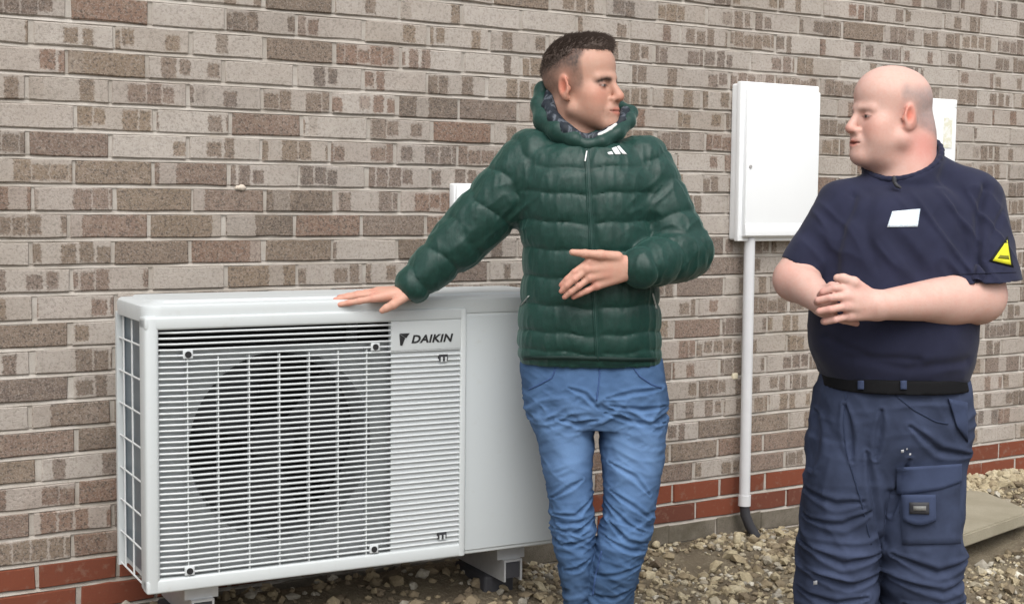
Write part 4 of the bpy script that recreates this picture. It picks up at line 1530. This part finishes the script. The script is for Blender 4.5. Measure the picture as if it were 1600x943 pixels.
    cv, cr = creases(V, S, D, [[(942, 612), (985, 604), (1032, 601)], [(940, 634), (990, 650), (1036, 655)], [(944, 622), (1000, 631), (1036, 629)], [(932, 628), (912, 606), (885, 596)], [(931, 645), (900, 652), (868, 645)],
                              [(860, 768), (888, 748), (908, 738)], [(862, 792), (897, 792), (925, 768)], [(868, 816), (900, 818), (926, 800)], [(872, 840), (902, 834), (924, 826)], [(864, 805), (885, 806), (908, 800)],
                              [(945, 798), (975, 828), (1012, 836)], [(944, 826), (980, 843), (1008, 847)], [(950, 755), (985, 775), (1016, 800)], [(945, 775), (975, 802), (1000, 815)], [(948, 712), (985, 730), (1010, 760)],
                              [(880, 880), (900, 876), (920, 862)], [(925, 885), (960, 880), (1000, 868)], [(922, 915), (955, 918), (985, 905)]], .0048)
    V = V - N * (.0062 * cv - .0030 * cr)[:, None]
    V = smooth(V, Q, 1, .3)
    # worn pale thighs, dark seams and creases
    cb = np.array([.050, .100, .200])
    fade = np.clip(.75 * np.exp(-((wz - at(700)) / .11) ** 2) * np.clip(-N[:, 1], 0, 1), 0, 1)
    leg_shade = np.clip((at(860) - wz) / .06, 0, 1) * .36  # lower legs darker: shade painted into the denim colour
    wear = np.clip(np.maximum(f1, np.maximum(f4, f5)) * (.35 + amp) + .25 * vnoise(V * np.array([26, 26, 9]), 48), -.6, .8)
    col = cb * (1 + .70 * fade - leg_shade)[:, None] * (1 + .42 * wear + .22 * cr - .18 * cv)[:, None]
    lift = np.clip(.30 * fade + .12 * np.clip(wear, 0, 1), 0, 1)[:, None]
    col = col * (1 - lift) + np.array([.17, .25, .36]) * lift
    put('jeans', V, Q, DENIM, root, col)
    T = skin_of(V, Q)
    SE = cloth('denim seam', (.045, .085, .20), .85)
    for path in ([(868, 575), (862, 590), (840, 602), (826, 608)], [(988, 572), (1000, 588), (1018, 600), (1034, 606)], [(936, 568), (937, 585), (935, 605), (932, 626)],
                 [(940, 860), (930, 900), (926, 930)]):
        P2 = np.array(path, float); tt = np.linspace(0, len(P2) - 1, 16)
        xs, ys_ = np.interp(tt, range(len(P2)), P2[:, 0]), np.interp(tt, range(len(P2)), P2[:, 1])
        dx, dy = np.gradient(xs), np.gradient(ys_); ln = np.hypot(dx, dy)
        patch('seam', T, D, [[(x - 1.3 * b / l, y + 1.3 * a / l), (x + 1.3 * b / l, y - 1.3 * a / l)] for x, y, a, b, l in zip(xs, ys_, dx, dy, ln)], SE, root, D - .25, off=.0018, thick=.004)
    # shoes
    for x, dv in ((898, .02), (955, .01)):
        Sh = Shape()
        p = S(x, 1062, dv); p[2] = gz + .045
        Sh.add(ell(p + np.array([0.01, -.06, 0]), (.045, .135, .05)), .02); Sh.add(cone(p + np.array([0, .02, 0]), p + np.array([0, .02, .06]), .045, .045), .02)
        Sh.cut(half((0, 0, gz), (0, 0, -1)), .004)
        V, Q = Sh.mesh(p - .22, p + .22, .007)
        put('shoe', V, Q, simple('brown shoe leather', (.06, .04, .03), .5), root)


build_man_in_green()


# ------------------------------------------------------------------ bald man in navy
def build_man_in_navy():
    D = 3.55
    k = D / F_PX
    S = lambda x, y, dv=0.0: survey(x, y, D + dv)
    R = lambda px: px * k
    def row(y, xl, xr, b, dv=0.0):
        a, c = S(xl, y, dv), S(xr, y, dv)
        return ((a[2] + c[2]) / 2, (a[0] + c[0]) / 2, D + dv, (c[0] - a[0]) / 2, R(b))
    gz = -.14
    root = empty('person', tuple(to_world([S(1385, 900)[0], D, gz])))
    tag(root, 'bald man in navy T-shirt and work trousers with clasped hands', 'person')
    B = Shape()
    Rm = face_basis(-74, -2, 0); hc = S(1388, 182, .0); hs = .99
    opt = dict(stubble=.10, brow=.35, hair=(.16, .10, .075), ear=.9, lash=.7, shave=.78, shave_col=(.27, .235, .23), fat=.6, open=True, temple=.012)
    head_shape(B, (Rm, hc), hs, opt)
    B.add(cone(S(1406, 205, .02), S(1414, 300, .02), R(46), R(58)), .03)
    B.add(ell(S(1376, 246, .0), (.036, .050, .026)), .03)
    B.add(ell(S(1432, 222, .03), (.034, .06, .05)), .03)
    B.add(loft([row(318, 1350, 1484, 42, .03), row(372, 1305, 1510, 78), row(500, 1285, 1508, 100), row(590, 1300, 1495, 95), row(640, 1305, 1480, 80)]), .03)
    chain(B, [S(1312, 325, .0), S(1244, 436, -.05), S(1288, 473, -.22)], [R(34), R(33.5), R(19)], .018)
    chain(B, [S(1518, 318, -.01), S(1527, 462, -.13), S(1372, 477, -.265)], [R(37), R(41), R(21)], .018)
    B.add(ell(S(1478, 476, -.165), (.070, .042, .046)), .03)
    wL, wR = S(1372, 477, -.265), S(1286, 472, -.20)
    HL = [[(1327, 450, -.272), (1304, 450, -.288), (1286, 456, -.276), (1281, 461, -.250)],
          [(1322, 463, -.282), (1297, 465, -.298), (1279, 469, -.284), (1276, 472, -.255)],
          [(1322, 478, -.282), (1298, 483, -.298), (1281, 486, -.284), (1279, 487, -.255)],
          [(1327, 493, -.270), (1305, 499, -.284), (1290, 502, -.270), (1287, 502, -.248)]]
    for j, f in enumerate(HL):
        p = [S(*q) for q in f]
        B.add(cone(wL + np.array([0, 0, (1.5 - j) * .010]), p[0], .020, .0135), .012)
        finger(B, p, .0098 - .0008 * (j == 3), .0082, .0015)
        B.add(sph(p[0] + np.array([0, -.003, 0]), .0125), .006)
    finger(B, [S(1352, 455, -.262), S(1334, 441, -.275), S(1318, 435, -.276), S(1308, 434, -.270)], .0150, .0095, .006)
    HR = [[(1300, 448, -.225), (1322, 444, -.232), (1340, 448, -.222), (1350, 455, -.212)],
          [(1296, 462, -.235), (1322, 460, -.236), (1342, 464, -.222), (1352, 470, -.212)],
          [(1295, 478, -.235), (1320, 480, -.236), (1338, 484, -.222), (1346, 488, -.212)],
          [(1300, 494, -.230), (1318, 500, -.230), (1332, 503, -.220), (1338, 505, -.212)]]
    for j, f in enumerate(HR):
        p = [S(*q) for q in f]
        B.add(cone(wR + np.array([0, 0, (1.5 - j) * .010]), p[0], .020, .0135), .012)
        finger(B, p, .0098, .0080, .0015)
    for pts in ([(1328, 650), (1308, 850), (1302, 1130)], [(1436, 650), (1438, 850), (1440, 1130)]):
        B.add(cone(S(*pts[0]), S(*pts[1]), R(34), R(26)), .012); B.add(cone(S(*pts[1]), S(*pts[2]), R(26), R(20)), .012)
        B.add(cone(S(pts[2][0], pts[2][1] + 15), S(pts[2][0] - 20, pts[2][1] + 22, -.14), R(22), R(18)), .02)
    V, Q = B.mesh([S(1195, 0)[0], D - .38, gz - .03], [S(1620, 460)[0], D + .26, S(0, 85)[2]], .0032)
    V = smooth(V, Q, 1, .4)
    base = (.60, .395, .335)
    col = head_tint(V, (Rm, hc), hs, base, opt)
    arm = V[:, 2] < S(0, 380)[2]
    n1, n2 = vnoise(V * 18, 9), vnoise(V * 60, 10)
    col[arm] *= (1 - .16 * np.clip(n1[arm], 0, 1)[:, None] * np.array([0, 1, 1.0]) - .06 * np.clip(n2[arm], 0, 1)[:, None] * np.array([.3, 1, 1.0]))
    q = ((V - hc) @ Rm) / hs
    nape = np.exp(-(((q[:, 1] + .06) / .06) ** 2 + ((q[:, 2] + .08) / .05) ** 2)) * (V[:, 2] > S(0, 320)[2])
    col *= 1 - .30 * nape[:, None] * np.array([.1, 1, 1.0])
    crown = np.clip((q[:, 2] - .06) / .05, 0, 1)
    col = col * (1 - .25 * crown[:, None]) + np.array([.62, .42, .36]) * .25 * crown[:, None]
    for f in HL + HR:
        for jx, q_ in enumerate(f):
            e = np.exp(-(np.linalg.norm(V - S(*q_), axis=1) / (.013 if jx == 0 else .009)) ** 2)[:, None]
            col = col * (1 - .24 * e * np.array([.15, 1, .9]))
    put('body', V, Q, SKIN, root, col)

    # ---- T-shirt
    T = Shape()
    rows = [row(262, 1388, 1446, 34, .03), row(272, 1364, 1462, 42, .03), row(286, 1338, 1484, 54, .02), row(308, 1306, 1514, 76, .005), row(345, 1286, 1532, 94), row(430, 1276, 1526, 106, -.01), row(500, 1266, 1520, 112, -.015),
            row(545, 1268, 1517, 112, -.015), row(575, 1280, 1510, 108, -.005), row(596, 1294, 1497, 102)]
    T.add(loft(rows, 2.6), .01)
    T.add(cone(S(1428, 268, .03), S(1512, 318, .01), R(38), R(50)), .03)
    T.add(cone(S(1385, 285, .01), S(1322, 322, .0), R(25), R(40)), .03)
    T.add(cone(S(1446, 264, .05), S(1512, 322, .02), R(29), R(48)), .03)
    T.add(trim(cone(S(1320, 325, .0), S(1248, 426, -.045), R(44), R(36)), half(S(1249, 417, -.03), S(1249, 417) - S(1290, 345))), .02)
    slv = trim(cone(S(1510, 322, -.01), S(1532, 470, -.125), R(56), R(66)), half(S(1535, 439, -.11), (.05, 0, -1)))
    inn = trim(cone(S(1531, 425, -.105), S(1533, 480, -.13), R(54), R(58)), half(S(1535, 424, -.1), (0, 0, 1)))
    T.add(lambda P: np.maximum(slv(P), -inn(P)), .025)
    cF, cL, cR = S(1395, 284, -.075), S(1350, 263, .02), S(1459, 228, .03)
    cn = np.cross(cR - cL, cF - cL); cn = cn * np.sign(cn[2]) / np.linalg.norm(cn)
    T.add(trim(cone(S(1405, 200, .02), S(1414, 310, .02), R(57), R(66)), half(cF, cn)), .012)
    V, Q = T.mesh([S(1195, 0)[0], D - .30, S(0, 606)[2]], [S(1640, 440)[0], D + .28, S(1400, 195)[2]], .0045)
    N = normals(V, Q)
    rot = np.array([[.80, 0, -.60], [0, 1, 0], [.60, 0, .80]])
    f1 = fold_noise(V @ rot, 34, 12, 6, 51); f2 = fold_noise(V @ rot.T, 30, 12, 7, 52); f3 = vnoise(V * 14, 53); f4 = fold_noise(V, 9, 9, 30, 54)
    m = np.zeros(len(V))
    for c, rr in ((S(1490, 340, -.12), .12), (S(1495, 420, -.12), .12), (S(1290, 370, -.1), .09), (S(1400, 400, -.17), .06)): m += np.exp(-(np.linalg.norm(V - c, axis=1) / rr) ** 2)
    low = np.exp(-((V[:, 2] - S(1390, 575)[2]) / .05) ** 2)
    def crease(path, wd):
        P2 = np.array([S(*p)[[0, 2]] for p in path]); X2 = V[:, [0, 2]]; best = np.full(len(V), 9.0)
        for a, b in zip(P2, P2[1:]):
            t = np.clip(((X2 - a) @ (b - a)) / ((b - a) @ (b - a)), 0, 1)
            best = np.minimum(best, np.linalg.norm(X2 - a - t[:, None] * (b - a), axis=1))
        return np.exp(-(best / wd) ** 2) * np.clip((D - .02 - V[:, 1]) / .03, 0, 1)
    V = V - N * (.016 * crease([(1524, 292), (1504, 335), (1492, 385), (1486, 440)], .011) + .010 * crease([(1322, 305), (1300, 350), (1290, 400), (1287, 438)], .010)
                 + .006 * crease([(1545, 330), (1512, 375), (1492, 420)], .008) + .005 * crease([(1470, 330), (1478, 380), (1470, 430)], .010) + .005 * crease([(1300, 545), (1380, 562), (1480, 552)], .012)
                 + .005 * crease([(1275, 520), (1330, 545), (1400, 548)], .010) + .004 * crease([(1345, 300), (1330, 350), (1340, 410)], .012))[:, None]
    V = V + N * (.0035 * f3 + (.0135 * f1) * np.clip(m, 0, 1) + .0022 * f2 + .005 * f4 * low)[:, None]
    V = smooth(V, Q, 1, .4)
    put('t_shirt', V, Q, TEE, root)
    T = skin_of(V, Q)
    patch('hem_stitch', T, D, [[(x, 429 - .035 * (x - 1480) + o) for x in np.linspace(1486, 1588, 24)] for o in (-.7, .7)], cloth('hem thread', (.010, .011, .022), .8), root, D - .3, off=.0012, thick=.003)
    # neck rib
    Rb = Shape()
    ax0, ax1 = S(1405, 200, .02), S(1414, 310, .02)
    ring = []
    for t in np.linspace(0, 2 * math.pi, 33):
        q = ax0 + (ax1 - ax0) * .5 + np.array([math.cos(t), -math.sin(t), 0]) * R(58.5)
        q[2] = cF[2] - ((q - cF)[:2] @ cn[:2]) / cn[2]
        ring.append(q)
    for a, b in zip(ring, ring[1:]): Rb.add(cone(a, b, R(4.6), R(4.6)), .004)
    V, Q = Rb.mesh([S(1335, 0)[0], D - .15, S(0, 300)[2]], [S(1480, 0)[0], D + .16, S(0, 175)[2]], .0032)
    put('neck_rib', V, Q, TEE, root)
    # badge print and sleeve triangle
    PR = Nodes('badge print'); f = PR.noise(PR.scale(PR.obj(), (260, 260, 160)), 1, 2)
    PR = PR.set(PR.mix(PR.mapr(f, .5, .6, 0, .55), (.66, .74, .80), (.36, .46, .58)), .7)
    patch('chest_badge', T, D, grid((1394, 330), (1438, 326), (1434, 354), (1386, 355), 9, 7), PR, root, D - .30, off=.0022, thick=.002)
    tri = lambda a, b, c: [[tuple(np.array(a) + (np.array(b) - a) * t + (np.array(c) - np.array(b)) * t * s) for s in np.linspace(0, 1, 7)] for t in np.linspace(.02, 1, 7)]
    patch('sleeve_badge', T, D, tri((1575, 368), (1545, 408), (1584, 418)), cloth('black badge edge', (.01, .012, .01), .7), root, D - .25, off=.002, thick=.002)
    patch('sleeve_badge_print', T, D, tri((1574, 374), (1551, 407), (1580, 414)), cloth('yellow badge', (.62, .60, .03), .7), root, D - .25, off=.0035, thick=.002)
    patch('sleeve_badge_text', T, D, grid((1563, 398), (1576, 399), (1577, 405), (1559, 403), 4, 3), cloth('badge lettering', (.16, .16, .02), .7), root, D - .25, off=.005, thick=.002)
    # lapel microphone clipped to the collar
    p = S(1397, 281, -.098)
    mb = MB(); mb.tube([p + np.array([-.002, 0, .010]), p + np.array([0, 0, .004]), p + np.array([.001, 0, -.006])], [.003, .0055, .0055], 12)
    mb.tube([p + np.array([0, .0, -.005]), p + np.array([.006, -.004, -.014]), p + np.array([.016, -.006, -.02])], [.0045, .005, .003], 8)
    tagged = put('microphone', np.array(mb.v), np.array([f for f in mb.f if len(f) == 4]), MT['lead'], root)

    # ---- work trousers
    G = Shape()
    row0 = row
    row = lambda y, xl, xr, b, dv=0.0: row0(y, xl + 6, xr - 6, b - 5, dv)
    G.add(loft([row(578, 1284, 1510, 110, 0), row(592, 1278, 1514, 112, 0), row(640, 1266, 1521, 114, .005), row(700, 1258, 1514, 104, .01), row(745, 1256, 1508, 84, .01)], 2.5), .02)
    row = lambda y, xl, xr, b, dv=0.0: row0(y, xl + 6, xr + 3, b - 5, dv)
    G.add(loft([row(680, 1259, 1392, 96, .01), row(740, 1254, 1386, 92, .005), row(800, 1249, 1374, 84, .0), row(850, 1244, 1367, 78, -.005), row(900, 1240, 1366, 74, 0), row(943, 1239, 1366, 72, .005),
                row(1040, 1246, 1362, 68, .02), row(1150, 1252, 1356, 70, .02)], 2.4), .012)
    row = lambda y, xl, xr, b, dv=0.0: row0(y, xl - 3, xr - 6, b - 5, dv)
    G.add(loft([row(680, 1366, 1513, 98, .01), row(740, 1366, 1508, 94, .0), row(800, 1368, 1507, 88, -.01), row(850, 1371, 1506, 82, -.02), row(900, 1376, 1506, 78, -.02), row(943, 1382, 1506, 76, -.01),
                row(1040, 1388, 1502, 70, .01), row(1150, 1390, 1498, 72, .015)], 2.4), .012)
    V, Q = G.mesh([S(1225, 0)[0], D - .26, S(1390, 1175)[2] - .02], [S(1565, 640)[0], D + .26, S(1390, 570)[2]], .0048)
    N = normals(V, Q)
    wz = V[:, 2]; at = lambda y: S(1380, y)[2]
    band = lambda y, r: np.exp(-((wz - at(y)) / r) ** 2)
    Vw = V.copy(); Vw[:, 2] += .02 * vnoise(V * 8, 60)
    f1 = fold_noise(Vw, 6, 6, 30, 61); f2 = fold_noise(Vw @ rot, 24, 8, 7, 62); f3 = vnoise(V * 24, 63)
    amp = .18 + 1.0 * band(860, .07) + .8 * band(920, .06) + .35 * band(640, .05)
    crotch = np.exp(-(np.hypot(V[:, 0] - S(1325, 0)[0], (wz - at(760)) * .6) / .06) ** 2)
    V = V + N * (.012 * amp * f1 + .013 * f2 * (.30 + crotch) + .002 * f3)[:, None]
    cv, cr = creases(V, S, D, [[(1250, 842), (1300, 862), (1362, 850)], [(1247, 878), (1310, 897), (1364, 882)], [(1376, 848), (1440, 872), (1505, 858)], [(1380, 886), (1450, 902), (1505, 890)], [(1332, 690), (1345, 760), (1364, 842)],
                              [(1392, 648), (1440, 688), (1500, 700)], [(1272, 640), (1262, 730)], [(1302, 622), (1312, 705)], [(1342, 782), (1300, 802), (1255, 802)], [(1375, 790), (1395, 700)], [(1248, 915), (1290, 925), (1340, 915)], [(1395, 925), (1450, 935), (1500, 922)], [(1350, 625), (1345, 700)], [(1250, 760), (1290, 772), (1330, 765)]], .0075)
    V = V - N * (.0085 * cv - .0045 * cr)[:, None]
    V = smooth(V, Q, 1, .3)
    put('trousers', V, Q, WORK, root)
    G = skin_of(V, Q)
    row = row0
    # belt under the overhang of the shirt
    Bt = Shape()
    Bt.add(loft([row(580, 1288, 1502, 114, 0), row(601, 1282, 1507, 117, 0)], 2.5), .01)
    V, Q = Bt.mesh([S(1260, 0)[0], D - .27, S(1390, 618)[2]], [S(1560, 600)[0], D + .26, S(1390, 572)[2]], .005)
    put('belt', V, Q, simple('black leather belt', (.006, .006, .007), .8, spec=.15), root)
    WL = cloth('navy twill lighter', (.042, .056, .105), .85, .15, 1100, .3, .16, vscale=9)
    for x in (1345, 1412): patch('belt_loop', G, D, grid((x - 5, 594), (x + 5, 594), (x + 5, 608), (x - 5, 608), 3, 6), WL, root, D - .32, off=.020, thick=.020)
    # pockets
    patch('cargo_pocket', G, D, grid((1404, 768), (1500, 752), (1502, 848), (1410, 850), 10, 10), WORK, root, D - .32, off=.007, thick=.012)
    patch('pocket_flap', G, D, [[(1401 + (1503 - 1401) * s, 730 + (724 - 730) * s + t * (772 - 730 - 10 * s ** 2 - 14 * max(0, s - .7))) for s in np.linspace(0, 1, 12)] for t in np.linspace(0, 1, 8)], WL, root, D - .32, off=.013, thick=.014)
    patch('phone_pouch', G, D, [[(1408 + t * 3 + (1462 - 1408 - t * 2) * s, 772 + t * (812 - 772 + 8 * math.sin(s * math.pi))) for s in np.linspace(0, 1, 8)] for t in np.linspace(0, 1, 8)], WL, root, D - .32, off=.020, thick=.016)
    patch('pouch_label', G, D, grid((1421, 784), (1452, 784), (1452, 803), (1421, 802), 6, 5), MT['lead'], root, D - .32, off=.0235, thick=.003)
    patch('label_print', G, D, grid((1427, 790), (1447, 790), (1447, 797), (1427, 797), 4, 3), cloth('label print', (.20, .20, .19), .7), root, D - .32, off=.0255, thick=.002)
    sl = [(1398, 616), (1428, 640), (1462, 658), (1482, 662)]
    SE = cloth('twill seam', (.026, .036, .070), .85)
    def seam(path, wd=1.3):
        P2 = np.array(path, float); tt = np.linspace(0, len(P2) - 1, 20)
        xs, ys_ = np.interp(tt, range(len(P2)), P2[:, 0]), np.interp(tt, range(len(P2)), P2[:, 1])
        dx, dy = np.gradient(xs), np.gradient(ys_); ln = np.hypot(dx, dy)
        patch('seam', G, D, [[(x - wd * b / l, y + wd * a / l), (x + wd * b / l, y - wd * a / l)] for x, y, a, b, l in zip(xs, ys_, dx, dy, ln)], SE, root, D - .32, off=.0018, thick=.004)
    seam(sl); seam([(1322, 615), (1318, 660), (1322, 705), (1345, 780), (1362, 850)]);
    # slanted hip pocket hanging open
    patch('hip_pocket', G, D, grid((1482, 622), (1512, 628), (1513, 690), (1496, 668), 7, 7), WL, root, D - .30, off=.009, thick=.010)
    PT = simple('paint flecks', (.45, .46, .48), .8, .1)
    for x, y, r in ((1410, 704, 2.2), (1422, 709, 1.6), (1417, 701, 1.2), (1274, 909, 3.0)):
        patch('paint_fleck', G, D, grid((x - r, y - r * .7), (x + r, y - r), (x + r, y + r), (x - r, y + r * 1.4), 3, 3), PT, root, D - .32, off=.001, thick=.002)
    for x, dv in ((1300, .02), (1442, .015)):
        Sh = Shape()
        p = S(x, 1160, dv); p[2] = gz + .05
        Sh.add(ell(p + np.array([-.03, -.06, 0]), (.055, .145, .055)), .02); Sh.add(cone(p + np.array([0, .02, 0]), p + np.array([0, .02, .09]), .055, .058), .02)
        Sh.cut(half((0, 0, gz), (0, 0, -1)), .004)
        V, Q = Sh.mesh(p - .24, p + .24, .007)
        put('boot', V, Q, simple('black work boot', (.02, .02, .02), .55), root)


build_man_in_navy()
